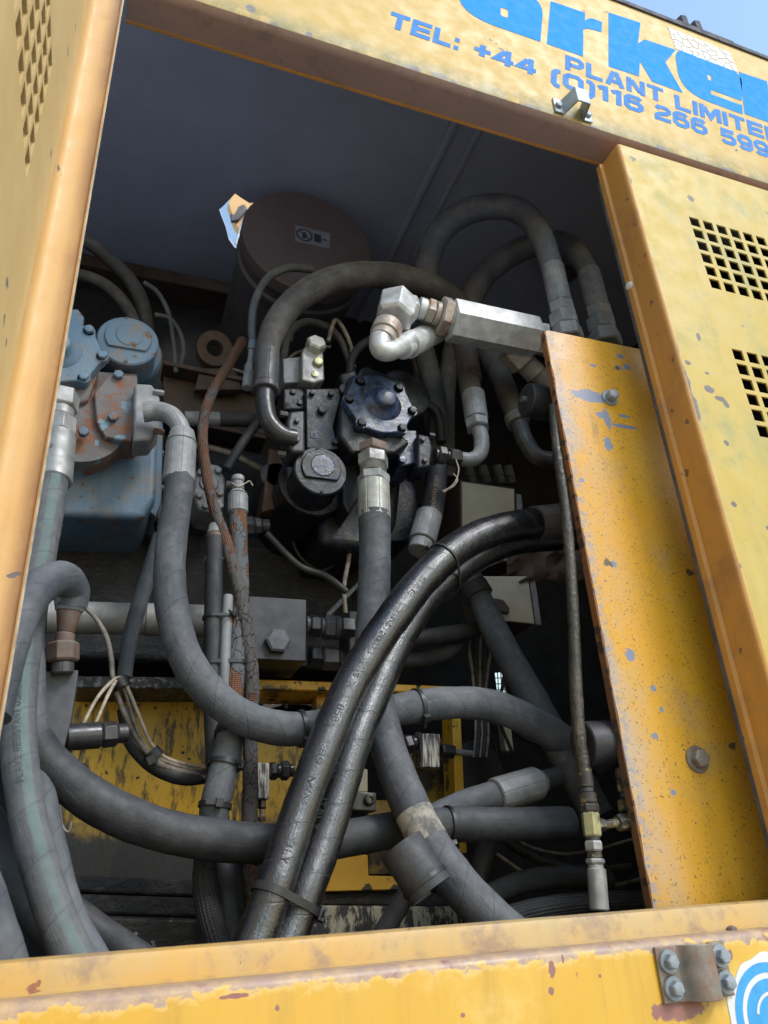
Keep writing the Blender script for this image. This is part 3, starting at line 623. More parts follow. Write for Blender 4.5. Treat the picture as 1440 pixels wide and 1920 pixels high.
# ---------------------------------------------------------------- sill and lower panel
T = thing('lower_panel', 'yellow lower panel with chipped top edge under the opening', 'body panel', (.5, 0, -.6))
extrude_x([(0, -.7), (0, -.094), (.004, -.0865), (.010, -.0845), (.046, -.0845), (.046, -.0885), (.011, -.0885), (.0065, -.0905), (.004, -.095), (.004, -.7)], -.9, 2.3).build('panel_sheet', 'sill_paint', T, smooth=50)
extrude_x([(.0462, -.0842), (.0462, -.060), (.049, -.0525), (.056, -.0505), (.085, -.0505), (.085, -.0545), (.057, -.0545), (.0525, -.057), (.0505, -.062), (.0505, -.0842)], -.9, 2.3).build('sill_flange', 'sill_flange_paint', T, smooth=50)
extrude_x([(.032, -.0843), (.046, -.0795), (.0461, -.0843)], -.9, 2.3).build('weld_bead', 'sill_flange_paint', T)
p = P(1388, 1732, .01); MB().lathe((p[0], .03, -.0845), (0, 0, 1), [(-.001, .009), (.004, .007), (.0065, .002)], 9).build('loose_grit', 'rusty_steel', T)
# cup-shaped keeper with four bolts
K = thing('door_keeper', 'greasy grey keeper plate with rounded bulge and four bolts', 'keeper', P(1300, 1830, 0))
c0 = P(1233, 1800, 0); c1 = P(1360, 1860, 0)
zt = P(1300, 1768, 0)[2]; zb = P(1295, 1876, 0)[2]; xl = P(1233, 1830, 0)[0]; xr = P(1366, 1830, 0)[0]
xm0 = xl + (xr - xl) * .34; xm1 = xl + (xr - xl) * .74; cx = (xm0 + xm1) / 2; rr = (xm1 - xm0) / 2
pr = [(xl, -.003)] + [(xm0 - .006, -.003)] + [(cx - math.cos(t) * rr, -.0035 - math.sin(t) * rr * 1.05) for t in np.linspace(.25, math.pi - .25, 11)] + [(xm1 + .006, -.003), (xr, -.003)]
strap(pr, .0042, zb, zt).build('plate', 'keeper_steel', K, smooth=50, bevel=.001)
for x in (xl + .017, xr - .013):
    for z in (zt - .018, zb + .017): bolt(K, (x, -.005, z), (0, -1, 0), .0095, .010, 'galvanised', washer=.0148, phase=random.random())
# round blue-and-white badge
K = thing('round_sticker', 'torn white sticker with blue rings on the lower panel corner', 'sticker', P(1430, 1900, 0))
c = P(1452, 1908, 0); rb = abs(c[0] - P(1378, 1908, 0)[0])
def ring(mb, r0, r1, y, a0=0, a1=2 * math.pi, n=48, wob=0):
    A = np.linspace(a0, a1, n + 1); vs = [(c[0] + math.cos(t) * r0, y, c[2] + math.sin(t) * r0) for t in A] + [(c[0] + math.cos(t) * (r1 + wob * math.sin(7 * t + 1) * math.sin(3 * t)), y, c[2] + math.sin(t) * (r1 + wob * math.sin(7 * t + 1) * math.sin(3 * t))) for t in A]
    mb.add(vs, [(i, i + 1, n + 2 + i, n + 1 + i) for i in range(n)]); return mb
ring(MB(), .001, rb * 1.13, -.0008, wob=.004, n=72).build('sticker_paper', 'print_white', K, smooth=0)
ring(MB(), rb * .80, rb * .985, -.0014).build('outer_ring', 'print_blue', K, smooth=0)
ring(MB(), .001, rb * .69, -.0014).build('disc', 'print_blue', K, smooth=0)
ring(MB(), rb * .40, rb * .46, -.0020, .6, 2.9).build('thin_arc', 'print_white', K, smooth=0)

# ---------------------------------------------------------------- yellow mounting plate inside the opening
T = thing('mounting_plate', 'upright yellow steel plate with scuffed paint and two hex bolts', 'plate', (.95, .15, -.3))
x0 = P(1020, 618, .15)[0]; z1 = P(1019, 617, .15)[2]
mb = MB(); mb.prism([(x0, .15, -.3), (1.42, .15, -.3), (1.42, .15, z1 + .004), (x0 + .01, .15, z1), (x0, .15, z1 - .008)], (0, .016, 0)); mb.build('plate_sheet', 'plate_paint', T, bevel=.0012)
mb = MB(); n = 60; ra = []; rb2 = []
for i in range(n + 1):
    z = -.3 + (z1 - .006 + .3) * i / n; j = rng.random() * .0035; ra.append((x0 - .0012, .1495 - .0004, z)); rb2.append((x0 + .0008 + j, .1493, z))
rc = [(x0 - .0012, .167, p[2]) for p in ra]; mb.grid([[q[i] for q in (rb2, ra, rc)] for i in range(n + 1)], closed=False); mb.build('rusty_edge', 'rust_edge', T, smooth=0)
bolt(T, P(1142, 747, .15), (0, -1, 0), .0135, .017, 'galvanised', washer=.0205, phase=.1)
bolt(T, P(1306, 1424, .15), (0, -1, 0), .0165, .015, 'keeper_steel', washer=.0245, phase=.6)

# ---------------------------------------------------------------- hoses and fittings
def fit(T, A, B, segs, r_at=None):
    """a run of fittings from A to B (photo x, y, depth); segs = (name, share, width px, kind, material)"""
    a = P(*A); b = P(*B); ax = b - a; Ln = np.linalg.norm(ax); ax = ax / Ln; tot = sum(s[1] for s in segs); h = 0; out = []
    dk = depth(*(r_at or A)) / F / 2
    for nm, fr, w, kind, mt in segs:
        l = Ln * fr / tot; r = (w[0] if isinstance(w, tuple) else w) * dk; r2 = (w[1] if isinstance(w, tuple) else w) * dk; p = a + ax * h; c = min(.0022, l * .18, r * .2)
        mb = MB()
        if kind == 'hex': mb.lathe(p, ax, [(0, r * .93), (c * 1.6, r * 1.08), (l - c * 1.6, r2 * 1.08), (l, r2 * .93)], 6, .35 + .21 * len(out)); o = mb.build(nm, mt, T, smooth=20, bevel=.0008)
        elif kind == 'thread':
            k = max(3, int(l / .0035)); prof = []
            for i in range(k): prof += [(l * i / k, r * .94), (l * (i + .5) / k, r)]
            o = mb.lathe(p, ax, prof, 20).build(nm, mt, T, smooth=60)
        else: o = mb.lathe(p, ax, [(0, r - c), (c, r), (l - c, r2), (l, r2 - c)], 32, flute=8 if kind == 'flute' else 0, fl=.012).build(nm, mt, T, smooth=40)
        out.append(o); h += l
    return out
HOSES = {}
def hose(key, label, pts, mat, name='hydraulic_hose', cat='hose', group=None, sides=24, body='hose_body', wob=0, n=10, r=None, T=None):
    pa = Path(pts, n, r)
    if T is None: T = thing(name, label, cat, pa.p[0], group)
    pa.tube(MB(), sides, wob).build(body, mat, T, smooth=80)
    HOSES[key] = pa; pa.T = T; return T
def tie(key, x, y, label, head=0.0, w=.0075, other=None, mat='tie_black', tail=True):
    """a cable tie drawn round a hose (or two hoses) where the photo shows it"""
    pa = HOSES[key]; i = pa.near(x, y); c = pa.p[i]; t = pa.t[i]; to = unit(EYE - c); to = unit(to - t * np.dot(to, t)); sd = np.cross(t, to)
    pts = [(c, pa.r[i])]
    if other: q = HOSES[other]; k = int(np.argmin(np.linalg.norm(q.p - c, axis=1))); d = q.p[k] - c; d = d - t * np.dot(d, t); pts.append((c + d, q.r[k]))
    ring = []
    for j in range(64):                      # outline of the hull of the circles, by support function
        a = 2 * math.pi * j / 64; d = to * math.cos(a) + sd * math.sin(a); ring.append(max((p + d * (r + .0012) for p, r in pts), key=lambda z: np.dot(z, d)))
    T = thing('cable_tie', label, 'cable tie', c, 'cable ties round the hoses')
    mb = MB(); cc = sum(ring) / 64; rings = []
    for p in ring:
        o = unit(p - cc); rings.append([p - t * w / 2, p + o * .0022 - t * w / 2, p + o * .0022 + t * w / 2, p + t * w / 2])
    rings.append(rings[0]); mb.grid(rings, cap0=False, cap1=False).build('band', mat, T, smooth=40)
    j = int((head % 1) * 64); p = ring[j]; o = unit(p - cc); s2 = np.cross(t, o)
    MB().obox(p + o * .0055, t * w * .85, s2 * .0062, o * .0048).build('head', mat, T, bevel=.001)
    if tail: MB().obox(p + o * .0062 + s2 * .013, t * w * .42, s2 * .009, o * .001).build('tail', mat, T)
    return T
def emboss(key, text, a, b, h, side=0.0, flip=False, mat='tie_black', lift=.0006, name='lettering'):
    """raised lettering along a hose between two places on it"""
    pa = HOSES[key]; i, k = pa.near(*a), pa.near(*b); s0, s1 = pa.s[i], pa.s[k]
    def place(x, y):
        s = float(x); i = int(np.clip(np.searchsorted(pa.s, s), 1, len(pa.s) - 1)); f = (s - pa.s[i - 1]) / max(pa.s[i] - pa.s[i - 1], 1e-9)
        c = pa.p[i - 1] * (1 - f) + pa.p[i] * f; t = unit(pa.t[i - 1] * (1 - f) + pa.t[i] * f); to = unit(EYE - c); to = unit(to - t * np.dot(to, t)); sd = np.cross(to, t)
        if s1 < s0: sd = -sd
        r = pa.r[i] + lift; an = side + (y - h / 2) / r; return c + (to * math.cos(an) + sd * math.sin(an)) * r
    mb = MB(); write(mb, text, place, s0, s1, h, th=.9); mb.build(name, mat, pa.T, smooth=0)

# A: glossy pair tied together, and the rest from front to back ---------------
hose('pairA', 'glossy black hose nearer the gap, upper one of the tied pair', [(1100, 972, .34, 60), (1060, 980, .335, 60), (994, 983, .325, 60), (930, 995, .31, 61), (865, 1023, .29, 62), (797, 1082, .27, 63), (732, 1166, .25, 65), (691, 1228, .24, 66), (655, 1290, .23, 67), (612, 1390, .21, 68), (569, 1500, .19, 69), (541, 1585, .175, 71), (518, 1655, .16, 74), (478, 1765, .15, 80), (440, 1860, .13, 84)], 'rubber_shiny', group='glossy hoses tied together')
fit(HOSES['pairA'].T, (1100, 972, .34), (1000, 983, .327), [('ferrule', 1, 66, 'thread', 'dark_steel')])
hose('pairB', 'glossy black hose tucked beneath its tied twin', [(1110, 1002, .375, 58), (1063, 1003, .37, 58), (977, 1010, .352, 58), (915, 1031, .335, 58), (853, 1069, .315, 59), (803, 1113, .298, 60), (764, 1169, .282, 61), (732, 1230, .268, 62), (698, 1310, .25, 63), (664, 1394, .23, 64), (634, 1494, .212, 66), (602, 1592, .195, 69), (576, 1662, .18, 72), (538, 1762, .168, 76), (500, 1852, .15, 80)], 'rubber_shiny', group='glossy hoses tied together')
tie('pairA', 838, 1055, 'small black cable tie with square head round the glossy hose pair', head=.30, other='pairB', w=.006)
tie('pairA', 513, 1672, 'wide black cable tie low on the glossy hose pair', head=.80, other='pairB', w=.011)
emboss('pairA', 'ITALY', (925, 1000), (868, 1035), .013, side=.35)
emboss('pairA', 'SAE', (790, 1102), (762, 1136), .011); emboss('pairA', 'DIN', (748, 1155), (722, 1187), .011); emboss('pairA', '20023', (714, 1200), (690, 1240), .011); emboss('pairA', '/ 1 X', (680, 1258), (655, 1310), .011)
emboss('pairA', '858', (644, 1338), (630, 1375), .012); emboss('pairA', '1169', (615, 1410), (600, 1450), .012); emboss('pairA', 'MIN', (590, 1475), (572, 1520), .013, mat='tie_black'); emboss('pairA', 'ITALY', (548, 1580), (528, 1632), .013)
emboss('pairB', '858', (850, 1120), (832, 1145), .010, side=-.5, mat='plain_print'); emboss('pairB', 'ITALY', (660, 1525), (640, 1580), .010, side=-.7, mat='plain_print'); emboss('pairB', 'MIN', (690, 1445), (676, 1482), .010, side=-.7, mat='plain_print')

hose('striped', 'wide dusty grey hose with teal stripe at the left frame edge', [(104, 850, .40, 54), (98, 910, .385, 56), (83, 1000, .355, 56), (64, 1110, .315, 58), (48, 1200, .29, 60), (37, 1300, .26, 62), (36, 1400, .235, 64), (47, 1500, .21, 66), (68, 1600, .185, 67), (98, 1700, .16, 70), (130, 1780, .145, 74), (170, 1860, .13, 76)], 'rubber_striped')
fit(HOSES['striped'].T, (118, 740, .44), (100, 905, .39), [('nut', .2, 56, 'hex', 'zinc'), ('collar', .1, 46, 'cyl', 'zinc'), ('nut', .2, 54, 'hex', 'zinc'), ('ferrule', .5, 60, 'flute', 'zinc')])
emboss('striped', 'FLAME RESISTANT USMSHA 2', (30, 1480), (37, 1265), .010, side=.1, mat='print_dark')
hose('twin', 'grey hose running close beside the teal-striped hose', [(104, 880, .45, 36), (86, 970, .41, 46), (78, 1040, .385, 48), (63, 1140, .35, 50), (58, 1240, .32, 52), (59, 1320, .295, 53), (66, 1410, .27, 54), (80, 1510, .245, 55), (100, 1610, .22, 56), (126, 1705, .195, 58), (168, 1790, .17, 60), (215, 1860, .155, 62)], 'rubber_grey')
hose('arch', 'dusty grey hose bending in a tight arch onto a rusty fitting', [(-20, 1345, .12, 76), (8, 1240, .14, 73), (38, 1152, .17, 70), (78, 1098, .215, 68), (116, 1084, .265, 64), (137, 1106, .30, 60), (134, 1136, .31, 56)], 'rubber_grey')
fit(HOSES['arch'].T, (134, 1120, .31), (119, 1212, .315), [('ferrule', .30, (62, 50), 'cyl', 'dusty_steel'), ('neck', .44, (44, 30), 'cyl', 'rusty_steel'), ('collar', .26, 34, 'cyl', 'rusty_steel')])
fit(HOSES['arch'].T, (119, 1204, .315), (117, 1264, .32), [('nut', .62, 54, 'hex', 'rusty_steel'), ('stub', .38, 40, 'cyl', 'dark_steel')])

hose('centre', 'long dusty hose hanging from the black pump, curving across the opening', [(702, 965, .40, 60), (703, 1030, .395, 60), (701, 1110, .38, 61), (697, 1200, .35, 62), (702, 1290, .32, 65), (724, 1390, .285, 68), (756, 1480, .25, 71), (800, 1570, .215, 74), (858, 1655, .185, 77), (925, 1725, .16, 80), (1000, 1790, .14, 82)], 'rubber_dusty')
fit(HOSES['centre'].T, (699, 836, .42), (702, 976, .40), [('nut', .14, 56, 'hex', 'rusty_steel'), ('nut', .17, 56, 'hex', 'zinc'), ('thread', .11, 52, 'thread', 'zinc'), ('nut', .13, 58, 'hex', 'zinc'), ('ferrule', .48, 61, 'flute', 'ferrule_zinc')], r_at=(702, 920, .40))
pa = HOSES['centre']; i = pa.near(778, 1530); j = pa.near(812, 1592)
mb = MB(); pa.tube(mb, 24, scale=1.012, i0=i, i1=j); mb.build('label_band', 'dusty_label', HOSES['centre'].T, smooth=80)
hose('elbowed', 'grey hose sweeping from the blue pump elbow under the glossy pair', [(337, 880, .40, 52), (334, 930, .39, 54), (322, 1010, .375, 57), (318, 1085, .36, 60), (327, 1165, .345, 62), (352, 1240, .33, 63), (396, 1300, .32, 64), (458, 1346, .315, 64), (530, 1366, .32, 63), (600, 1362, .325, 62), (680, 1345, .33, 61), (760, 1328, .335, 60), (835, 1318, .34, 60), (910, 1321, .345, 60), (980, 1345, .355, 60), (1050, 1385, .37, 60), (1120, 1430, .385, 60)], 'rubber_grey')
Te = HOSES['elbowed'].T
fit(Te, (342, 808, .40), (335, 902, .40), [('ferrule', .25, (44, 54), 'cyl', 'dusty_steel'), ('ferrule', .75, (54, 57), 'flute', 'dusty_steel')])
pe = Path([(268, 773, .43, 38), (295, 771, .425, 37), (322, 780, .415, 36), (338, 802, .405, 35), (341, 830, .40, 35)], 8); pe.tube(MB(), 20).build('elbow', 'dusty_steel', Te, smooth=80)
tie('elbowed', 566, 1368, 'black cable tie round the grey hose before it passes the glossy pair', head=.1); tie('elbowed', 780, 1325, 'black cable tie round the grey hose beyond the glossy pair', head=.12)
hose('across', 'thick black hose sagging across the bottom of the bay', [(60, 1390, .26, 74), (100, 1440, .265, 76), (180, 1503, .27, 78), (275, 1547, .275, 77), (370, 1570, .28, 75), (460, 1580, .285, 74), (540, 1582, .29, 72), (640, 1573, .295, 68), (740, 1556, .30, 64), (830, 1546, .305, 60), (940, 1546, .31, 58), (1040, 1544, .315, 57), (1068, 1543, .316, 56)], 'rubber_black')
pa = HOSES['across']; mb = MB(); pa.tube(mb, 24, scale=1.05, i0=pa.near(838, 1546)); mb.build('sleeve', 'rubber_black', pa.T, smooth=80)
tie('across', 840, 1546, 'black cable tie where the sagging hose enters its sleeve', head=.18, w=.006)
hose('ferruled', 'black hose with wide zinc ferrule behind the sleeve end', [(770, 1570, .37, 52), (820, 1532, .36, 52), (880, 1506, .36, 53), (945, 1488, .365, 54)], 'rubber_dusty')
fit(HOSES['ferruled'].T, (928, 1492, .36), (1018, 1465, .375), [('ferrule', .86, 63, 'flute', 'dusty_steel'), ('ferrule', .14, (58, 44), 'cyl', 'dusty_steel')])
fit(HOSES['ferruled'].T, (1010, 1467, .375), (1085, 1445, .385), [('neck', 1, 38, 'cyl', 'dark_steel')])
hose('diagonal', 'bare dusty hose running diagonally past the cream box to the rubber mount', [(880, 1085, .50, 44), (905, 1135, .48, 48), (945, 1215, .45, 53), (992, 1300, .42, 57), (1040, 1385, .39, 60), (1085, 1465, .37, 62), (1120, 1530, .36, 62)], 'rubber_dusty')
fit(HOSES['diagonal'].T, (868, 1070, .50), (898, 1120, .48), [('boot', .6, 54, 'cyl', 'dark_steel'), ('clamp', .4, 58, 'thread', 'dark_steel')])
pe = Path([(800, 1110, .50, 46), (835, 1105, .51, 50), (862, 1075, .51, 54), (880, 1090, .50, 48)], 8); pe.tube(MB(), 20).build('elbow', 'dark_steel', HOSES['diagonal'].T, smooth=80)
# short split sleeve tied beside the long hose
T = thing('split_sleeve', 'short split black rubber sleeve tied against the long dusty hose', 'sleeve', P(775, 1640, .13))
a, b = P(752, 1585, .135), P(808, 1672, .115); ax = unit(b - a); u, v = perp(ax); r = rad(88, 775, 1630, .13); mb = MB(); rings = []
for t in (0, 1):
    c = a + (b - a) * t; o = []
    for k in range(29): an = -1.55 + math.pi * 1.6 * k / 28; o.append(c + (u * math.cos(an) + v * math.sin(an)) * r)
    i_ = [c + (p - c) * .90 for p in o[::-1]]; rings.append(o + i_)
mb.grid(rings).build('sleeve_body', 'rubber_black', T, smooth=50)
rings = []
for k in range(49):
    an = 2 * math.pi * k / 48; d = u * math.cos(an) + v * math.sin(an); c = a + (b - a) * .80; rings.append([c + d * r * 1.005 - ax * .003, c + d * (r * 1.01 + .002) - ax * .003, c + d * (r * 1.01 + .002) + ax * .003, c + d * r * 1.005 + ax * .003])
MB().grid(rings, cap0=False, cap1=False).build('strap', 'tie_black', T, smooth=40)
hose('stub', 'thin black hose dropping below the split sleeve', [(770, 1560, .24, 34), (775, 1640, .24, 36), (748, 1700, .25, 36), (700, 1775, .27, 36)], 'rubber_black')

# centre-left upright bundle
hose('conduit', 'smooth black upright hose with pale band and rusty elbow top', [(403, 1010, .45, 33), (401, 1080, .44, 33), (399, 1180, .43, 33), (398, 1290, .42, 34), (402, 1400, .41, 35), (410, 1520, .40, 38), (420, 1640, .38, 42), (430, 1780, .36, 46)], 'rubber_black')
fit(HOSES['conduit'].T, (407, 985, .46), (403, 1052, .45), [('elbow_cap', .3, (30, 36), 'cyl', 'dusty_steel'), ('ferrule', .45, 36, 'cyl', 'rusty_steel'), ('sleeve', .25, 37, 'cyl', 'rubber_black')])
fit(HOSES['conduit'].T, (402, 1045, .449), (402, 1054, .448), [('band', 1, 37, 'cyl', 'dusty_steel')])
hose('greytube', 'thin pale grey tube strapped between the black and cracked hoses', [(428, 1118, .43, 19), (424, 1180, .42, 21), (421, 1250, .41, 20), (420, 1330, .41, 19)], 'pale_tube')
hose('cracked', 'upright hose whose grey skin is cracked over rusty braid', [(446, 955, .46, 32), (448, 1020, .45, 33), (450, 1100, .44, 33), (447, 1180, .43, 34), (442, 1250, .42, 35), (437, 1320, .41, 36), (432, 1390, .40, 38)], 'cracked_grey', wob=.05)
fit(HOSES['cracked'].T, (446, 893, .46), (446, 962, .46), [('tip', .16, 24, 'cyl', 'dusty_steel'), ('neck', .22, 23, 'cyl', 'dusty_steel'), ('ferrule', .14, (24, 36), 'cyl', 'dusty_steel'), ('ferrule', .48, 37, 'flute', 'dusty_steel')])
fit(HOSES['cracked'].T, (446, 912, .462), (424, 910, .47), [('stub', 1, 18, 'cyl', 'dark_steel')])
hose('frayed', 'frayed rust-brown braided hose wandering down the middle', [(455, 640, .62, 20), (425, 690, .58, 18), (394, 745, .54, 19), (380, 805, .51, 19), (386, 880, .49, 19), (401, 950, .46, 20), (428, 1030, .44, 24), (450, 1110, .425, 26), (463, 1190, .42, 28), (472, 1280, .42, 27), (470, 1370, .42, 27), (469, 1460, .41, 28), (468, 1560, .40, 30), (474, 1660, .39, 32), (482, 1770, .38, 34)], 'braid_rusty', wob=.20, n=16)
hose('sleeve', 'short grey sleeved hose held by ratchet ties under the sweeping hose', [(432, 1362, .37, 50), (428, 1400, .36, 52), (417, 1450, .35, 54), (404, 1505, .345, 55), (398, 1560, .345, 56)], 'rubber_grey')
for x, y, l in ((430, 1378, 'topmost black tie on the short sleeved hose'), (420, 1432, 'middle black tie on the short sleeved hose'), (405, 1510, 'lowest black tie on the short sleeved hose')): tie('sleeve', x, y, l, head=.82 if y != 1510 else .98, w=.0085)
tie('conduit', 402, 1160, 'upper black tie strapping the conduit to the pale tube', head=.9, other='greytube', w=.006)
tie('conduit', 398, 1247, 'lower black tie strapping the conduit to the cracked hose', head=.15, other='cracked', w=.007)
hose('braided', 'black braided hose dropping below the sagging hose', [(396, 1530, .36, 44), (384, 1640, .35, 46), (392, 1710, .33, 47), (415, 1790, .31, 50)], 'braid_black')
hose('backdrop1', 'plain black hose behind the braided one, under the sagging hose', [(450, 1560, .44, 44), (445, 1640, .44, 46), (455, 1800, .42, 48)], 'rubber_black')
hose('rod', 'narrow grey hose slanting down behind the sweeping hose', [(300, 1005, .52, 26), (284, 1060, .51, 28), (262, 1130, .50, 30), (243, 1200, .49, 29), (233, 1270, .49, 27)], 'rubber_grey')
hose('rodlow', 'black hose curving under the tied cream wires', [(232, 1330, .49, 24), (245, 1390, .48, 26), (285, 1435, .47, 27), (340, 1458, .47, 27), (395, 1455, .48, 27)], 'rubber_black')

# top: big black arch from the black pump
hose('bigarch', 'big dark hose arching over the black pump', [(497, 690, .44, 44), (502, 650, .445, 46), (520, 605, .45, 49), (556, 562, .455, 51), (610, 530, .46, 51), (675, 516, .47, 50), (745, 520, .49, 50), (810, 540, .53, 50), (860, 575, .57, 50)], 'rubber_old')
Tb = HOSES['bigarch'].T
fit(Tb, (502, 662, .44), (497, 735, .43), [('ferrule', .85, 46, 'flute', 'dark_steel'), ('collar', .15, 50, 'cyl', 'dark_steel')])
Path([(497, 728, .43, 35), (497, 760, .425, 36), (505, 792, .42, 36), (527, 815, .42, 35), (552, 822, .425, 34)], 8).tube(MB(), 20).build('elbow', 'oily_steel', Tb, smooth=80)
hose('thinarch', 'thin grey line arching beside the big dark hose', [(474, 650, .52, 15), (472, 610, .52, 15), (478, 565, .53, 15), (502, 522, .54, 15), (540, 503, .55, 15), (585, 505, .56, 15)], 'rubber_grey')
fit(HOSES['thinarch'].T, (474, 640, .52), (463, 728, .51), [('sleeve', .2, 16, 'cyl', 'pump_blue'), ('neck', .3, 11, 'cyl', 'dusty_steel'), ('nut', .2, 18, 'hex', 'dusty_steel'), ('barrel', .3, 19, 'cyl', 'dusty_steel')])
hose('smallarch', 'thin dark line arching behind the valve block', [(530, 690, .62, 14), (540, 630, .62, 15), (570, 605, .62, 15), (610, 612, .62, 15), (640, 640, .62, 14), (662, 700, .62, 12)], 'rubber_old')

# white swivel fittings
T = thing('swivel_fitting', 'large pale zinc swivel elbow with long hexagonal body', 'fitting', P(840, 600, .34))
fit(T, (843, 600, .34), (1020, 637, .34), [('hex_body', .9, 76, 'hex', 'zinc_bright'), ('collar', .10, 60, 'hex', 'zinc_bright')])
fit(T, (783, 577, .34), (848, 598, .34), [('neck', .22, 42, 'cyl', 'zinc_bright'), ('nut', .25, 46, 'hex', 'rusty_zinc'), ('thread', .16, 46, 'cyl', 'rusty_zinc'), ('lock_nut', .30, 70, 'hex', 'rusty_zinc'), ('collar', .1, 58, 'cyl', 'zinc_bright')])
ell = [(727, 534), (755, 532), (788, 554), (786, 592), (760, 606), (728, 624), (709, 616), (716, 566)]
a = P(748, 574, .33); ex = unit(P(800, 590, .33) - P(748, 574, .33)); d1 = unit(P(716, 650, .31) - P(750, 565, .335)); nrm = unit(np.cross(ex, d1)); r = rad(62, 748, 574, .33)
MB().lathe(P(741, 592, .322), P(752, 538, .345) - P(741, 592, .322), [(-.016, r * .98), (-.006, r * 1.22), (.056, r * 1.28), (.067, r * 1.0)], 6, .9).build('elbow_block', 'zinc_bright', T, smooth=20, bevel=.003, seg=3)
MB().lathe(P(748, 576, .335), ex, [(-.012, r * .9), (.036, r * .98), (.046, r * .74)], 6, .2).build('elbow_arm', 'zinc_bright', T, smooth=20, bevel=.002)
fit(T, (728, 612, .322), (716, 640, .315), [('collar', .6, 56, 'cyl', 'rusty_zinc'), ('neck', .4, 50, 'cyl', 'rusty_zinc')])
Path([(721, 622, .318, 44), (713, 642, .312, 42), (716, 656, .31, 40), (732, 658, .312, 38), (752, 648, .33, 37), (772, 636, .35, 37)], 8).tube(MB(), 20).build('bent_tube', 'zinc_bright', T, smooth=80)
fit(T, (754, 655, .335), (815, 622, .42), [('collar', .18, 40, 'cyl', 'zinc_bright'), ('ferrule', .82, 50, 'flute', 'zinc_bright')])
fit(T, (955, 650, .40), (1005, 702, .42), [('angle_body', .6, 56, 'hex', 'rusty_zinc'), ('sleeve', .4, 42, 'cyl', 'dusty_steel')])
fit(T, (1000, 696, .42), (1060, 740, .44), [('hose_tail', 1, 36, 'cyl', 'dusty_steel')])

# two hoses standing on the plate's top
def riser(key, label, pts, A, B):
    hose(key, label, pts, 'rubber_bluish', group='hoses rising behind the plate top')
    fit(HOSES[key].T, A, B, [('ferrule', .52, 42, 'flute', 'dusty_steel'), ('nut', .14, 44, 'hex', 'dusty_steel'), ('nut', .18, 50, 'hex', 'dusty_steel'), ('nut', .16, 52, 'hex', 'dusty_steel')])
riser('riser1', 'nearer of two hoses rising from hex fittings behind the plate top', [(1040, 520, .30, 40), (1022, 462, .31, 43), (1000, 418, .33, 45), (965, 392, .36, 46), (915, 388, .40, 47), (865, 402, .46, 48), (822, 440, .52, 48), (800, 500, .58, 48), (795, 580, .64, 48)], (1036, 502, .30), (1066, 640, .29))
riser('riser2', 'farther hose rising beside its twin behind the plate top', [(1112, 535, .34, 36), (1090, 488, .36, 40), (1055, 458, .40, 44), (1005, 458, .46, 46), (950, 482, .54, 46), (905, 520, .60, 46), (875, 575, .64, 46)], (1104, 512, .34), (1138, 650, .31))
mb = MB(); c = P(1040, 432, .9); r = rad(52, 1040, 432, .9); mb.lathe((c[0], c[1], c[2] - .25), (0, 0, 1), [(0, r), (.25 - .04, r), (.211, r * 1.25), (.29, r * 1.25), (.291, r), (.95, r)], 24); tag(mb.build('exhaust_pipe', 'drum_side', None), 'dim upright pipe with coupling in the far corner behind the risers', 'pipe')

# hoses behind the swivel fitting
T = hose('sock', 'brown-sleeved hose with nut and bent steel tube entering the black pump', [(868, 640, .50, 40), (876, 690, .49, 40), (884, 740, .48, 40), (890, 775, .47, 40)], 'rubber_old', T=None)
fit(T, (872, 650, .495), (883, 712, .48), [('sleeve', 1, (42, 40), 'cyl', 'bay_brown')])
fit(T, (887, 738, .47), (896, 805, .46), [('ferrule', .75, 43, 'cyl', 'dusty_steel'), ('nut', .25, 42, 'hex', 'dusty_steel')])
Path([(897, 798, .46, 29), (903, 826, .458, 29), (900, 850, .456, 29), (884, 862, .454, 28), (858, 860, .452, 27)], 8).tube(MB(), 18).build('bent_tube', 'dusty_steel', T, smooth=80)
fit(T, (862, 860, .452), (815, 852, .452), [('nut', .45, 34, 'hex', 'oily_steel'), ('collar', .1, 24, 'cyl', 'oily_steel'), ('nut', .35, 32, 'hex', 'oily_steel'), ('collar', .1, 24, 'cyl', 'oily_steel')])
T = hose('clamped', 'dark hose clamped onto a bent steel tube beside the rubber mount', [(915, 655, .56, 42), (935, 700, .54, 42), (955, 750, .52, 40), (970, 792, .50, 38)], 'rubber_old')
fit(T, (966, 780, .50), (972, 796, .495), [('clamp', 1, 44, 'thread', 'dusty_steel')])
Path([(972, 792, .495, 33), (984, 826, .49, 33), (1006, 855, .485, 32), (1036, 862, .48, 31), (1080, 858, .47, 31)], 8).tube(MB(), 18).build('bent_tube', 'dark_steel', T, smooth=80)
T = hose('psi', 'black upright hose marked 6000 PSI with steel ferrule below', [(818, 862, .56, 40), (818, 900, .56, 40), (812, 950, .55, 41), (803, 990, .545, 41)], 'rubber_black')
emboss('psi', '6000 PSI', (809, 968), (814, 905), .010, side=.05, mat='print_tan')
fit(T, (805, 965, .545), (786, 1034, .53), [('ferrule', .75, 50, 'flute', 'dusty_steel'), ('collar', .25, 42, 'cyl', 'dusty_steel')])

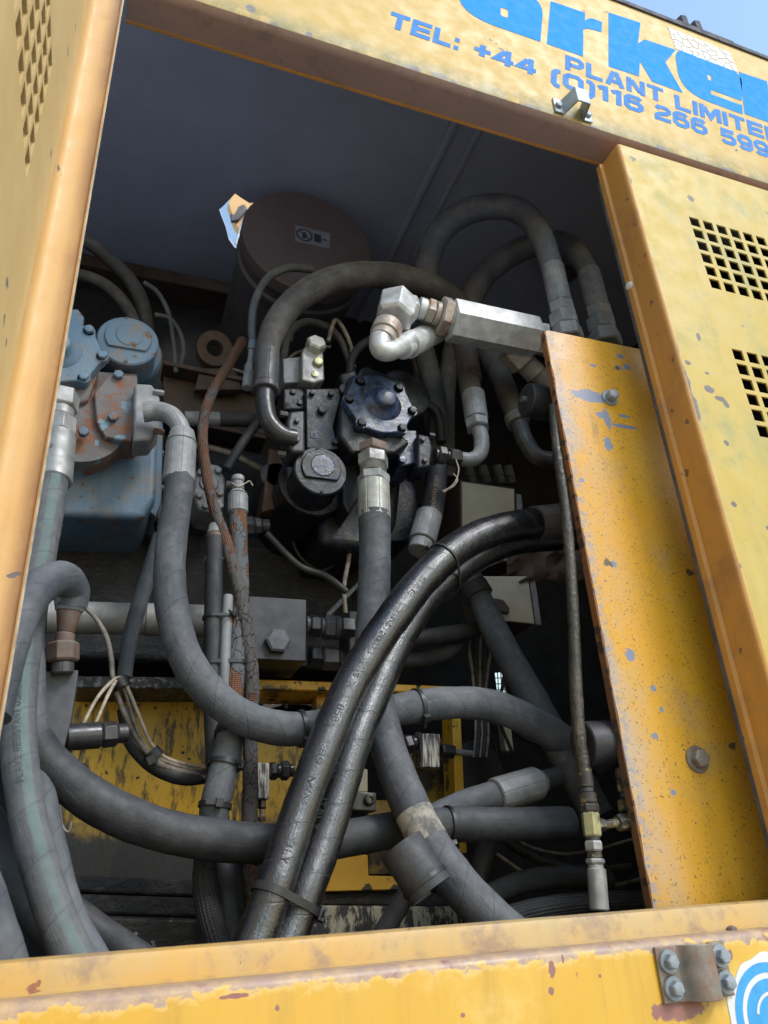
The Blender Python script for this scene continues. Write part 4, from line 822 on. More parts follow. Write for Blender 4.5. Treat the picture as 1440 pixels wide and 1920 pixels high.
# back hoses, dim
for k, (lab, pts, mt) in enumerate([
    ('upper dim brown hose behind the blue pump', [(120, 440, .95, 26), (165, 455, .95, 26), (210, 490, .95, 26), (250, 535, .95, 27), (272, 590, .95, 27), (282, 690, .95, 27)], 'rubber_old'),
    ('lower dim brown hose behind the blue pump', [(110, 515, .9, 22), (160, 518, .9, 22), (205, 540, .9, 23), (240, 580, .9, 24), (256, 630, .9, 24), (262, 720, .9, 24)], 'rubber_old'),
    ('thin dim line curling down behind the blue pump cap', [(270, 530, .85, 9), (295, 548, .85, 9), (315, 585, .85, 9), (325, 640, .85, 9), (330, 700, .85, 9)], 'rubber_grey'),
    ('thinner dim line looping right of the blue pump cap', [(290, 590, .85, 9), (318, 598, .85, 9), (338, 625, .85, 9), (344, 660, .85, 9), (338, 690, .85, 9)], 'rubber_grey'),
    ('long dark hose sloping behind the grey elbow', [(380, 785, .66, 26), (430, 787, .66, 27), (490, 790, .66, 28), (560, 800, .66, 28)], 'rubber_black'),
    ('dark hose slanting up to the big arch elbow', [(425, 880, .62, 18), (455, 830, .62, 18), (485, 790, .62, 18)], 'rubber_black'),
    ('dark hose lying along the bottom behind the long dusty hose', [(880, 1700, .40, 40), (960, 1660, .42, 40), (1040, 1645, .44, 40), (1140, 1650, .46, 40)], 'rubber_black'),
    ('ribbed black hose along the bottom edge near the brass fittings', [(900, 1740, .30, 42), (990, 1710, .32, 42), (1090, 1695, .34, 40), (1200, 1690, .36, 38)], 'braid_black'),
    ('black hose rising behind the long dusty hose at the bottom', [(905, 1690, .5, 36), (900, 1640, .5, 36), (915, 1580, .5, 38), (930, 1530, .5, 38)], 'rubber_black'),
    ('scuffed dark hose curling at the bottom behind the brass fittings', [(940, 1570, .52, 16), (985, 1600, .52, 17), (1040, 1622, .52, 17), (1110, 1630, .52, 17), (1180, 1625, .52, 17)], 'tape_black'),
    ('black hose in the lower left corner behind the striped hose', [(-30, 1530, .36, 64), (10, 1610, .34, 66), (60, 1700, .31, 68), (140, 1790, .28, 70)], 'rubber_black'),
    ('grey hose end at the lower left corner of the opening', [(-70, 1600, .13, 90), (-35, 1690, .12, 90), (-5, 1780, .11, 90), (20, 1870, .10, 90)], 'rubber_grey'),
    ('black hose behind the striped hose along the sill', [(60, 1600, .34, 56), (120, 1690, .33, 56), (170, 1735, .32, 56), (220, 1770, .31, 56), (290, 1815, .30, 56)], 'rubber_black'),
    ('dim upright hose right of the black pump', [(795, 660, .66, 40), (815, 740, .66, 40), (822, 830, .66, 38), (815, 900, .66, 36)], 'rubber_old'),
    ('dim vertical hose behind the brown-sleeved one', [(850, 640, .7, 34), (838, 720, .7, 34), (836, 820, .7, 34), (840, 900, .7, 34)], 'rubber_old'),
    ('dark hose below the cream box running to the diagonal hose', [(770, 1200, .56, 32), (830, 1190, .56, 32), (890, 1180, .56, 32), (930, 1150, .56, 32)], 'rubber_black'),
    ('lower dark hose looping under the cream box', [(740, 1240, .60, 30), (800, 1235, .60, 30), (850, 1215, .60, 30), (880, 1170, .60, 30)], 'rubber_black'),
    ]): hose('back%d' % k, lab, pts, mt, sides=16)
fit(HOSES['back4'].T, (345, 785, .66), (412, 786, .66), [('ferrule', 1, 28, 'cyl', 'dusty_steel')])

# tape-wrapped line and its brass fittings
T = hose('taped', 'tape-wrapped black line hanging beside the plate down to brass fittings', [(1038, 760, .17, 17), (1043, 830, .17, 18), (1053, 900, .17, 19), (1063, 980, .17, 20), (1071, 1080, .17, 21), (1076, 1180, .17, 22), (1080, 1290, .17, 24), (1086, 1380, .17, 25), (1095, 1450, .17, 25)], 'tape_black', wob=.16, n=26)
fit(T, (1095, 1440, .17), (1107, 1524, .17), [('ferrule', .45, 27, 'cyl', 'brass_nut'), ('collar', .1, 24, 'cyl', 'dark_steel'), ('nut', .25, 30, 'cyl', 'brass_nut'), ('nut', .2, 32, 'hex', 'brass_nut')])
fit(T, (1106, 1523, .17), (1111, 1570, .17), [('tee_body', 1, 33, 'hex', 'yellow_zinc')])
fit(T, (1118, 1548, .172), (1196, 1538, .18), [('branch', .2, 22, 'hex', 'brass_nut'), ('collar', .3, 16, 'thread', 'brass_nut'), ('nut', .5, 30, 'hex', 'brass_nut')])
fit(T, (1111, 1570, .17), (1118, 1632, .17), [('collar', .1, 26, 'cyl', 'dark_steel'), ('nut', .34, 33, 'hex', 'zinc'), ('collar', .2, 28, 'cyl', 'brass_nut'), ('nut', .18, 33, 'hex', 'zinc'), ('collar', .18, 28, 'cyl', 'zinc')])
fit(T, (1118, 1628, .17), (1124, 1708, .17), [('ferrule', 1, 35, 'flute', 'zinc')])
fit(T, (1124, 1708, .17), (1126, 1735, .17), [('hose_end', 1, 24, 'cyl', 'rubber_shiny')])
T = thing('pipe_union', 'short stack of dirty brass hex nuts half hidden behind the plate', 'fitting', P(1175, 1475, .2))
fit(T, (1168, 1440, .2), (1178, 1524, .2), [('nut', .25, 30, 'hex', 'rusty_steel'), ('nut', .3, 30, 'hex', 'brass_nut'), ('collar', .15, 24, 'cyl', 'dark_steel'), ('nut', .3, 32, 'hex', 'brass_nut')])

# rubber mounts behind the plate
for A, B, w, lab in (((986, 750, .24), (1080, 768, .24), 64, 'upper black rubber mount poking out behind the plate edge'), ((1092, 1396, .20), (1215, 1388, .20), 84, 'lower black rubber mount beside the diagonal hose')):
    T = thing('rubber_mount', lab, 'rubber mount', P(*A), 'round rubber mounts behind the plate')
    fit(T, A, B, [('body', 1, w, 'cyl', 'drum_black')])
    a = P(*A); ax = unit(P(*B) - a); r = rad(w, *A)
    MB().lathe(a - ax * .0008, -ax, [(-.002, r * .9), (0, r * .92), (.0006, r * .05)], 32).build('end_face', 'drum_black', T, smooth=30)
    MB().lathe(a + ax * .001, -ax, [(0, r * .24), (.012, r * .22), (.014, r * .16), (.009, r * .12)], 16).build('centre_stud', 'steel_block', T)

# ---------------------------------------------------------------- pumps and castings
def pts_at(px, y): return [P(a, b, y) for a, b in px]
def slab(px, y0, y1, name, mat, T, bevel=.003, seg=2, smooth=35):
    return MB().prism(pts_at(px, y0), (0, y1 - y0, 0)).build(name, mat, T, smooth=smooth, bevel=bevel, seg=seg)
def cr(cx, cy, y, rx): return .5 * np.linalg.norm(P(cx + rx, cy, y) - P(cx - rx, cy, y))
def round_y(c, y, rx, prof, name, mat, T, n=40):   # turned body whose axis runs into the machine; prof = (depth, share of radius)
    r = cr(*c, y, rx); return MB().lathe(P(*c, y), (0, 1, 0), [(h, r * k) for h, k in prof], n).build(name, mat, T, smooth=40)
def arc_pts(c, y, r, angs): p = P(*c, y); return [(p[0] + r * math.cos(a), y, p[2] + r * math.sin(a)) for a in angs]
def end_cap(T, c, y, rx, length, mat, bodymat, step=.0, ring=True):
    """cylinder cover: rim, raised face cut flat on its lower side, round boss and two small screws"""
    r = cr(*c, y, rx); p = P(*c, y)
    MB().lathe(p, (0, 1, 0), [(0, r * .95), (.003, r), (.018, r), (.018, r * .93), (length, r * .95)], 48).build('cap_cover', mat, T, smooth=40)
    mb = MB(); a0 = math.asin(-.62); an = list(np.linspace(a0, math.pi - a0, 30)); face = [(p[0] + r * .76 * math.cos(a), y, p[2] + r * (.08 + .76 * math.sin(a))) for a in an]
    mb.prism(face, (0, -.006, 0), .97); mb.build('raised_face', mat, T, smooth=30, bevel=.0012)
    MB().lathe((p[0] + r * .04, y - .0058, p[2] + r * .16), (0, -1, 0), [(-.001, r * .45), (.0008, r * .45), (.0024, r * .42), (.0026, r * .1)], 32).build('boss', T_WORN_SHEEN.get(mat, mat), T, smooth=30)
    for dx, dz in ((-.12, .88), (.02, -.88)):
        MB().lathe((p[0] + dx * r, y + .001, p[2] + dz * r), (0, -1, 0), [(0, .0042), (.004, .0042), (.0046, .0036), (.0046, .0022), (.002, .002)], 14).build('cap_screw', mat, T, smooth=30)
T_WORN_SHEEN = {'pump_black': 'pump_worn_sheen'}
def cover(T, c, y, rx, bolts, mat, bmat, boss, bossmat, lobes=.10, thick=.022):
    r = cr(*c, y, rx); p = P(*c, y); angs = []
    for b in bolts: q = P(*b, y); angs.append(math.atan2(q[2] - p[2], q[0] - p[0]))
    out = []
    for k in range(96):
        a = 2 * math.pi * k / 96; l = max(math.exp(-((math.atan2(math.sin(a - b), math.cos(a - b))) / .17) ** 2) for b in angs); out.append((p[0] + r * (1 + lobes * l - lobes * .4) * math.cos(a), y, p[2] + r * (1 + lobes * l - lobes * .4) * math.sin(a)))
    MB().prism(out, (0, thick, 0), 1.02).build('cover_plate', mat, T, smooth=40, bevel=.003)
    if boss: MB().lathe((p[0] + boss[0] * r, y + .0005, p[2] + boss[1] * r), (0, -1, 0), [(-.001, r * .56), (.004, r * .52), (.010, r * .40), (.020, r * .31), (.030, r * .29), (.034, r * .24), (.0345, r * .05)], 36).build('domed_boss', bossmat, T, smooth=60)
    for b in bolts:
        q = P(*b, y); MB().lathe((q[0], y + .012, q[2]), (0, -1, 0), [(0, r * .165), (.012, r * .15)], 16).build('bolt_lug', mat, T, smooth=60)
        bolt(T, (q[0], y, q[2]), (0, -1, 0), r * .122, .010, bmat, phase=rng.random())

# blue pump at the opening's near edge
T = thing('hydraulic_pump', 'faded blue hydraulic pump with rusty flange beside the open door', 'pump', P(180, 800, .6))
cover(T, (112, 655), .47, 82, [(167, 620), (192, 668), (157, 708), (88, 728), (45, 640), (100, 580)], 'pump_blue', 'pump_blue', (-.02, -.02), 'pump_blue', lobes=.12, thick=.03)
slab([(130, 580), (146, 578), (158, 594), (156, 612), (130, 612)], .478, .52, 'lifting_tab', 'pump_blue', T, bevel=.004)
slab([(40, 640), (105, 590), (165, 625), (188, 668), (183, 700), (165, 750), (100, 770), (40, 740)], .50, .60, 'cover_housing', 'pump_rust', T, bevel=.006)
end_cap(T, (240, 638), .52, 58, .09, 'pump_blue', 'pump_blue')
round_y((243, 660), .60, 60, [(0, .98), (.004, 1.03), (.02, 1.05), (.02, 1.0), (.2, 1.0)], 'cap_body', 'pump_blue', T)
slab([(176, 735), (205, 700), (252, 705), (262, 730), (258, 790), (247, 828), (196, 820), (180, 790)], .50, .56, 'port_flange', 'pump_rust', T, bevel=.004)
slab([(110, 690), (258, 700), (258, 835), (110, 850)], .545, .64, 'pump_neck', 'pump_rust', T, bevel=.006)
slab([(252, 718), (285, 720), (300, 742), (300, 800), (282, 824), (250, 826)], .465, .54, 'split_flange', 'dusty_steel', T, bevel=.006)
for b, m in (((212, 784), 'pump_blue'), ((222, 705), 'pump_blue'), ((156, 812), 'pump_blue')): bolt(T, P(*b, .499), (0, -1, 0), .0115, .011, m, phase=rng.random())
bolt(T, P(290, 808, .464), (1, 0, 0), .007, .02, 'rusty_steel'); bolt(T, P(290, 735, .464), (1, 0, 0), .007, .02, 'dusty_steel')
round_y((150, 790), .515, 92, [(0, .62), (.006, .98), (.03, 1.0), (.04, .9), (.12, .9)], 'rusty_ring', 'pump_rust', T)
slab([(60, 850), (150, 880), (222, 838), (288, 800), (296, 830), (292, 930), (268, 972), (60, 962)], .60, .86, 'pump_housing', 'pump_blue', T, bevel=.014, seg=4, smooth=50)
slab([(270, 770), (300, 765), (306, 800), (303, 940), (292, 968), (280, 960)], .655, .69, 'joint_flange', 'pump_blue', T, bevel=.003)
for y in (850, 915): bolt(T, P(301, y, .67), (1, 0, 0), .008, .008, 'pump_blue')
mb = MB(); write(mb, 'V', lambda x, y: (P(228, 765, .4995)[0] + x, .4992, P(228, 765, .4995)[2] + y), 0, .02, .02) if 'V' in G else None

# black pump in the middle
T = thing('hydraulic_pump', 'oily black hydraulic pump with round six-bolt cover over the hoses', 'pump', P(690, 800, .6))
cover(T, (713, 756), .42, 62, [(675, 715), (747, 728), (773, 771), (754, 804), (677, 794), (653, 749)], 'pump_worn_sheen', 'pump_black', (.08, 0), 'pump_worn_sheen', lobes=.12, thick=.02)
slab([(640, 760), (655, 705), (700, 690), (760, 715), (778, 770), (756, 815), (770, 830), (742, 850), (660, 850), (636, 815)], .44, .54, 'cover_housing', 'pump_black', T, bevel=.008, seg=3)
slab([(670, 706), (676, 690), (690, 685), (704, 694), (706, 712)], .43, .50, 'top_lug', 'pump_black', T, bevel=.006)
round_y((760, 735), .50, 46, [(0, .9), (.004, 1), (.03, 1.0), (.2, 1)], 'rear_cover', 'pump_black', T)
slab([(573, 728), (636, 727), (640, 745), (626, 800), (636, 842), (600, 846), (574, 840)], .47, .62, 'valve_body', 'pump_black', T, bevel=.004)
slab([(530, 727), (571, 726), (573, 768), (531, 768)], .49, .60, 'relief_block', 'pump_black', T, bevel=.006, seg=3)
slab([(543, 770), (572, 768), (573, 848), (548, 848), (538, 830), (538, 790)], .425, .50, 'split_flange', 'oily_steel', T, bevel=.007, seg=3)
slab([(758, 805), (782, 806), (784, 868), (752, 874), (745, 845)], .47, .58, 'outlet_body', 'pump_worn_sheen', T, bevel=.004)
slab([(783, 812), (806, 816), (813, 840), (808, 876), (783, 878)], .445, .52, 'outlet_flange', 'pump_black', T, bevel=.007, seg=3)
bolt(T, P(603, 771, .469), (0, -1, 0), .0115, .011, 'pump_black'); bolt(T, P(753, 864, .469), (0, -1, 0), .011, .010, 'pump_worn_sheen')
for b in ((538, 778), (533, 826), (534, 852)): bolt(T, P(*b, .45), (-1, 0, 0), .0085, .018, 'dark_steel')
for b in ((806, 817), (808, 866)): bolt(T, P(*b, .47), (1, 0, 0), .008, .014, 'pump_black')
end_cap(T, (602, 882), .44, 49, .10, 'pump_black', 'pump_black')
round_y((588, 905), .53, 64, [(0, .86), (.003, .98), (.012, 1.0), (.018, .95), (.30, .97)], 'canister_body', 'pump_black', T)
for a in (.3, 1.6, 2.9, 4.1, 5.3):
    p = P(588, 905, .53); r = cr(588, 905, .53, 57); MB().lathe((p[0] + r * math.cos(a), .534, p[2] + r * math.sin(a)), (0, -1, 0), [(0, .005), (.006, .005), (.0065, .002)], 10).build('cap_screw', 'pump_black', T)
slab([(600, 900), (650, 850), (745, 850), (755, 900), (745, 990), (690, 1030), (600, 1020)], .58, .95, 'pump_housing', 'pump_black', T, bevel=.02, seg=4)
G['B'] = (5, [[(.6, .6), (.6, 5.4), (3.6, 5.4), (4.4, 4.6), (4.4, 3.7), (3.7, 3.05)], [(1.2, 3), (3.7, 3), (4.5, 2.2), (4.5, 1.4), (3.7, .6), (1.2, .6)]])
for ch, (x, y), yy in (('B', (583, 820), .469), ('A', (764, 845), .469)):
    p = P(x, y, yy); mb = MB(); write(mb, ch, lambda a, b: (p[0] + a, yy - .0012, p[2] + b), 0, .014, .016); mb.build('cast_mark', 'steel_block', T, smooth=0)
round_y((735, 945), .60, 66, [(0, .7), (.01, 1), (.2, 1)], 'bell_housing', 'pump_black', T)

slab([(604, 735), (650, 720), (660, 760), (640, 850), (606, 858)], .52, .70, 'inner_casting', 'pump_black', T, bevel=.01, seg=3)
slab([(636, 700), (668, 690), (676, 722), (650, 740)], .50, .56, 'ported_lug', 'pump_black', T, bevel=.008, seg=3)
MB().lathe(P(648, 728, .47), (0, 1, 0), [(0, .011), (.002, .015), (.03, .015)], 20).build('port_plug', 'dark_steel', T)
slab([(640, 860), (670, 850), (676, 930), (655, 965), (640, 940)], .50, .60, 'lower_casting', 'pump_black', T, bevel=.008, seg=3)
for b in ((548, 737), (561, 757), (620, 740), (628, 830), (585, 738)): bolt(T, P(*b, .468), (0, -1, 0), .0075, .008, 'pump_black', phase=rng.random())
for b in ((556, 790), (556, 826)): bolt(T, P(*b, .424), (0, -1, 0), .0065, .007, 'dark_steel', phase=rng.random())
for b in ((792, 825), (796, 864)): bolt(T, P(*b, .444), (0, -1, 0), .007, .007, 'dark_steel', phase=rng.random())
round_y((520, 890), .62, 30, [(0, .8), (.004, 1), (.2, 1)], 'side_boss', 'dark_steel', T)
T = thing('valve_cartridge', 'pale zinc valve block with big hex plug above the black pump', 'valve', P(575, 690, .5))
slab([(566, 660), (572, 648), (606, 656), (609, 712), (590, 718), (566, 712)], .47, .55, 'block', 'zinc', T, bevel=.004)
slab([(530, 672), (566, 668), (567, 716), (532, 718)], .50, .56, 'side_block', 'dusty_steel', T, bevel=.003)
p = P(591, 650, .47); MB().lathe(p, unit(np.array([.05, -1, .25])), [(-.02, .021), (-.004, .026), (.014, .026), (.020, .022), (.0203, .006)], 6, .2).build('hex_plug', 'zinc_plug', T, smooth=20, bevel=.001)
p = P(596, 680, .469); MB().lathe(p, (0, -1, 0), [(-.002, .013), (.006, .013), (.009, .010), (.0095, .003)], 24).build('round_plug', 'yellow_zinc', T)
p = P(590, 702, .469); MB().lathe(p, (0, -1, 0), [(-.002, .008), (.003, .008), (.0035, .003)], 16).build('round_plug', 'yellow_zinc', T)

# air cleaner drum under the roof
T = thing('air_cleaner', 'big dull brown drum with warning sticker under the roof', 'drum', P(575, 455, .95))
c = (579, 452); r = cr(*c, .85, 116); p = P(*c, .85)
MB().lathe(p, (0, 1, 0), [(0, r * .985), (.004, r), (.05, r), (.056, r * .97)], 64).build('end_cap', 'drum_paint', T, smooth=35)
MB().lathe(p + np.array([0, .05, 0]), (0, 1, 0), [(0, r * .95), (.05, r * .95), (.055, r * 1.0), (.075, r * 1.0), (.08, r * .95), (.62, r * .95)], 64).build('body', 'drum_side', T, smooth=35)
q = [P(555, 420, .85), P(619, 440, .85), P(617, 470, .85), P(553, 449, .85)]
L = unit(q[1] - q[0]); cc = sum(q) / 4; hw = np.linalg.norm(q[1] - q[0]) / 2; hh = np.linalg.norm(q[3] - q[0]) / 2
st = lambda u, v, d: (cc[0] + u * hw, .85 - d, cc[2] + v * hh)
MB().add([st(-1, -1, .0008), st(1, -1, .0008), st(1, 1, .0008), st(-1, 1, .0008)], [(0, 1, 2, 3)]).build('sticker', 'sticker_grey', T, smooth=0)
mb = MB(); n = 28; k = hh * .80
def st2(a, b, d): return (cc[0] - hw * .48 + a, .85 - d, cc[2] + b)
A = [2 * math.pi * i / n for i in range(n + 1)]
mb.add([st2(math.cos(a) * k * .78, math.sin(a) * k * .78, .0013) for a in A] + [st2(math.cos(a) * k, math.sin(a) * k, .0013) for a in A], [(i, i + 1, n + 2 + i, n + 1 + i) for i in range(n)])
mb.add([st2(-k * .62, k * .48, .0018), st2(-k * .48, k * .62, .0018), st2(k * .62, -k * .48, .0018), st2(k * .48, -k * .62, .0018)], [(0, 1, 2, 3)])
mb.add([st2(a * k, b * k, .0013) for a, b in ((-.22, -.6), (.1, -.55), (.3, .1), (.05, .5), (-.25, .2))], [(0, 1, 2, 3, 4)])
mb.add([(cc[0] + hw * (.08 + .42 * a), .8487, cc[2] + hh * b) for a, b in ((.1, -.55), (.9, -.55), (1, -.4), (1, .35), (.85, .5), (.15, .5), (0, .35), (0, -.4))], [tuple(range(8))])
mb.add([(cc[0] + hw * a, .8487, cc[2] + hh * b) for a, b in ((.56, -.12), (.82, -.12), (.82, .06), (.56, .06))], [(0, 1, 2, 3)])
mb.build('sticker_print', 'sticker_dark', T, smooth=0)
slab([(500, 590), (555, 598), (550, 640), (500, 640)], .80, .9, 'mounting_bracket', 'bay_brown', T)

# lug seen in daylight through the gap beside the drum
T = thing('roof_lug', 'sunlit orange lug seen through the gap in the roof', 'lug', P(445, 395, 1.5))
slab([(428, 380), (441, 355), (500, 375), (476, 395), (466, 425), (452, 436), (440, 418)], 1.62, 1.66, 'lug_plate', 'frame_clean', T)
slab([(446, 388), (458, 382), (464, 392), (456, 402), (447, 412), (434, 414), (432, 400), (443, 402)], 1.60, 1.618, 'dark_clip', 'pump_black', T)
slab([(455, 408), (485, 378), (492, 384), (470, 405), (455, 440), (446, 470), (440, 455)], 1.57, 1.60, 'bent_flap', 'galvanised', T)

# ---------------------------------------------------------------- blocks, beams and boxes behind the hoses
T = thing('lifting_ring', 'dim brown ring lug standing left of the drum', 'lug', P(405, 660, .85))
p = P(403, 652, .85); r = cr(403, 652, .85, 19); mb = MB(); rings = []
for k in range(33):
    a = 2 * math.pi * k / 32; o = np.array([math.cos(a), 0, math.sin(a) * 1.25]); rings.append([p + o * r * q + np.array([0, yy, 0]) for q, yy in ((.8, 0), (1.75, 0), (1.75, .03), (.8, .03))])
mb.grid(rings, cap0=False, cap1=False).build('ring', 'bay_brown', T, smooth=40, bevel=.002)
slab([(375, 690), (440, 690), (455, 730), (365, 730)], .851, .879, 'foot', 'bay_brown', T)
T = thing('cross_beam', 'dim brown channel beam behind the frayed hose', 'beam', P(400, 740, .9))
slab([(306, 682), (500, 722), (500, 815), (306, 775)], .90, .93, 'web', 'bay_brown', T)
slab([(306, 674), (500, 715), (500, 723), (306, 682)], .84, .93, 'upper_flange', 'bay_brown', T); slab([(306, 775), (500, 815), (500, 823), (306, 783)], .84, .93, 'lower_flange', 'bay_brown', T)
T = thing('gear_pump', 'small grey pump cover with four bolts behind the frayed hose', 'pump', P(392, 905, .66))
slab([(366, 885), (385, 866), (412, 872), (422, 895), (420, 940), (404, 962), (372, 955), (362, 925)], .64, .75, 'cover_plate', 'dusty_steel', T, bevel=.006)
for b in ((376, 888), (409, 884), (412, 926), (373, 930), (385, 950), (412, 950)): bolt(T, P(*b, .64), (0, -1, 0), .009, .010, 'dusty_steel', phase=rng.random())
round_y((392, 905), .635, 18, [(0, .9), (.003, 1), (.02, 1)], 'boss', 'dusty_steel', T)
slab([(285, 930), (330, 960), (345, 1000), (300, 1010)], .70, .76, 'foot_flange', 'dark_steel', T, bevel=.006)
T = thing('engine_block', 'black oily engine casting deep behind the hoses', 'engine', P(500, 1050, .9))
slab([(40, 960), (300, 990), (700, 1010), (760, 1130), (720, 1260), (40, 1230)], .80, 1.3, 'casting', 'oily_casting', T, bevel=.02, seg=3)
slab([(320, 840), (520, 850), (560, 1010), (330, 1000)], .80, 1.2, 'side_cover', 'bay_dark', T, bevel=.02)
slab([(505, 840), (545, 850), (530, 950), (490, 960)], .62, .70, 'bracket', 'rusty_dark', T, bevel=.003)
slab([(610, 1150), (700, 1060), (706, 1068), (616, 1160)], .70, .74, 'brace', 'dark_steel', T)
T = thing('drain_fitting', 'small dim hex fitting beside the cracked hose', 'fitting', P(470, 995, .6)); fit(T, (455, 985, .6), (505, 985, .6), [('nut', .4, 34, 'hex', 'dark_steel'), ('nut', .3, 30, 'hex', 'dark_steel'), ('neck', .3, 24, 'cyl', 'dark_steel')])

T = thing('steel_pipe', 'pale dusty horizontal steel pipe behind the sweeping hose', 'pipe', P(240, 1160, .6))
fit(T, (70, 1156, .6), (386, 1164, .6), [('pipe_run', .62, 62, 'cyl', 'pale_pipe'), ('pipe_collar', .38, 64, 'cyl', 'pale_pipe')])
T = thing('valve_block', 'square black valve block with one large hex plug', 'valve block', P(522, 1180, .52))
slab([(466, 1117), (575, 1124), (574, 1240), (466, 1235)], .50, .64, 'block', 'valve_black', T, bevel=.002)
bolt(T, P(519, 1204, .50), (0, -1, 0), cr(519, 1204, .5, 24), .018, 'steel_block', phase=.5, name='hex_plug')
fit(T, (572, 1172, .53), (663, 1180, .53), [('collar', .08, 34, 'cyl', 'dark_steel'), ('nut', .22, 40, 'hex', 'oily_steel'), ('neck', .08, 34, 'cyl', 'steel_block'), ('nut', .22, 44, 'hex', 'steel_block'), ('ring', .10, 46, 'thread', 'steel_block'), ('nut', .3, 44, 'hex', 'oily_steel')])
fit(T, (580, 1232, .57), (655, 1236, .57), [('nut', .3, 40, 'hex', 'oily_steel'), ('nut', .4, 44, 'hex', 'steel_block'), ('nut', .3, 40, 'hex', 'oily_steel')])
slab([(655, 1145), (700, 1148), (700, 1230), (655, 1228)], .52, .6, 'end_block', 'valve_black', T)
T = thing('tapered_bracket', 'dark tapered steel bracket under the rusty hose fitting', 'bracket', P(115, 1330, .36))
slab([(84, 1258), (147, 1256), (134, 1345), (116, 1418), (80, 1410)], .33, .39, 'bracket_plate', 'steel_block', T, bevel=.002)
MB().lathe(P(104, 1408, .33), (0, -1, 0), [(-.001, .012), (.005, .012), (.006, .009), (.003, .006)], 18).build('cap_screw', 'dark_steel', T)
fit(T, (122, 1383, .36), (240, 1374, .38), [('adapter', .55, 50, 'cyl', 'oily_steel'), ('nut', .27, 46, 'hex', 'oily_steel'), ('thread', .18, 38, 'thread', 'oily_steel')])

# yellow frame at the back
T = thing('yellow_frame', 'oil-stained yellow steel frame behind the lower hoses', 'frame', P(500, 1450, .7))
slab([(140, 1267), (482, 1271), (482, 1293), (140, 1290)], .60, .74, 'crusted_rail', 'oily_crust', T, bevel=.003)
slab([(482, 1273), (860, 1287), (860, 1299), (482, 1293)], .60, .74, 'top_rail', 'frame_yellow', T, bevel=.003)
slab([(60, 1290), (484, 1293), (484, 1348), (600, 1350), (600, 1296), (640, 1298), (640, 1660), (60, 1660)], .72, .735, 'back_plate', 'stained_plate', T, bevel=.002)
slab([(594, 1296), (636, 1298), (634, 1335), (592, 1334)], .655, .70, 'upright', 'frame_yellow', T, bevel=.002)
slab([(760, 1380), (850, 1385), (850, 1640), (690, 1640), (690, 1500), (760, 1500)], .72, .735, 'rear_plate', 'oily_yellow', T, bevel=.002)
slab([(846, 1296), (862, 1297), (876, 1600), (858, 1600)], .60, .66, 'edge_flange', 'frame_yellow', T, bevel=.002)
slab([(610, 1598), (690, 1603), (691, 1642), (752, 1643), (753, 1668), (606, 1672)], .60, .63, 'corner_plate', 'frame_yellow', T, bevel=.002)
slab([(668, 1440), (690, 1442), (690, 1486), (668, 1486)], .66, .69, 'pale_tab', 'cabinet_cream', T)
slab([(655, 1483), (706, 1486), (706, 1522), (655, 1519)], .56, .60, 'clip_block', 'dark_steel', T, bevel=.003)
MB().lathe(P(692, 1500, .56), (0, -1, 0), [(-.001, .0115), (.010, .0115), (.011, .010), (.011, .006), (.005, .006)], 20).build('cap_screw', 'oily_steel', T)
T = thing('base_casting', 'black greasy casting with flaking pale paint along the bottom', 'casting', P(300, 1720, .5))
slab([(100, 1640), (600, 1660), (600, 1690), (100, 1672)], .62, .9, 'upper_step', 'oily_casting', T, bevel=.006)
slab([(100, 1674), (600, 1692), (600, 1728), (100, 1712)], .58, .9, 'middle_step', 'oily_casting', T, bevel=.006)
slab([(100, 1714), (600, 1730), (600, 1860), (100, 1850)], .53, .9, 'lower_step', 'oily_chipped', T, bevel=.006)
slab([(575, 1672), (860, 1676), (860, 1700), (575, 1696)], .615, .9, 'rail_step', 'oily_casting', T, bevel=.004)
slab([(575, 1697), (900, 1700), (900, 1850), (575, 1850)], .60, .9, 'flaking_face', 'flaking_cream', T, bevel=.004)
for k, (x, y, sx) in enumerate(((494, 1464, 1), (809, 1407, -1))):
    T = thing('sensor_block', ('small scratched zinc block left of the glossy hose pair', 'small scratched zinc block right of the long dusty hose')[k], 'sensor', P(x, y, .5), 'scratched zinc blocks on the frame')
    w, h = ((11, 34), (16, 32))[k]; yy = (.44, .50)[k]
    slab([(x - w, y - h), (x + w, y - h + 1), (x + w, y + h), (x - w, y + h - 1)], yy, yy + .06, 'block', 'zinc_scratched', T, bevel=.0015)
    fit(T, (x + sx * w, y - 18, yy + .03), (x + sx * (w + 46), y - 20 + 12 * k, yy + .03), [('nut', .3, 32, 'hex', 'oily_steel'), ('collar', .15, 26, 'cyl', 'oily_steel'), ('nut', .35, 34, 'hex', 'oily_steel'), ('collar', .2, 24, 'cyl', 'oily_steel')])
    if k: fit(T, (x + w, y, yy + .03), (x + w + 60, y + 6, yy + .05), [('nut', .4, 26, 'hex', 'oily_steel'), ('stem', .6, 12, 'cyl', 'dusty_steel')])
    else: fit(T, (x - 3, y + h, yy + .03), (x - 3, y + h + 42, yy + .03), [('nut', .45, 16, 'hex', 'oily_steel'), ('stem', .35, 10, 'cyl', 'rusty_zinc'), ('tip', .2, 14, 'hex', 'rusty_steel')])
T = thing('round_cover', 'dim round black cover behind the small zinc block', 'cover', P(890, 1440, .7)); round_y((895, 1445), .68, 52, [(0, .7), (.005, .96), (.012, 1), (.05, 1)], 'cover_dish', 'drum_black', T)

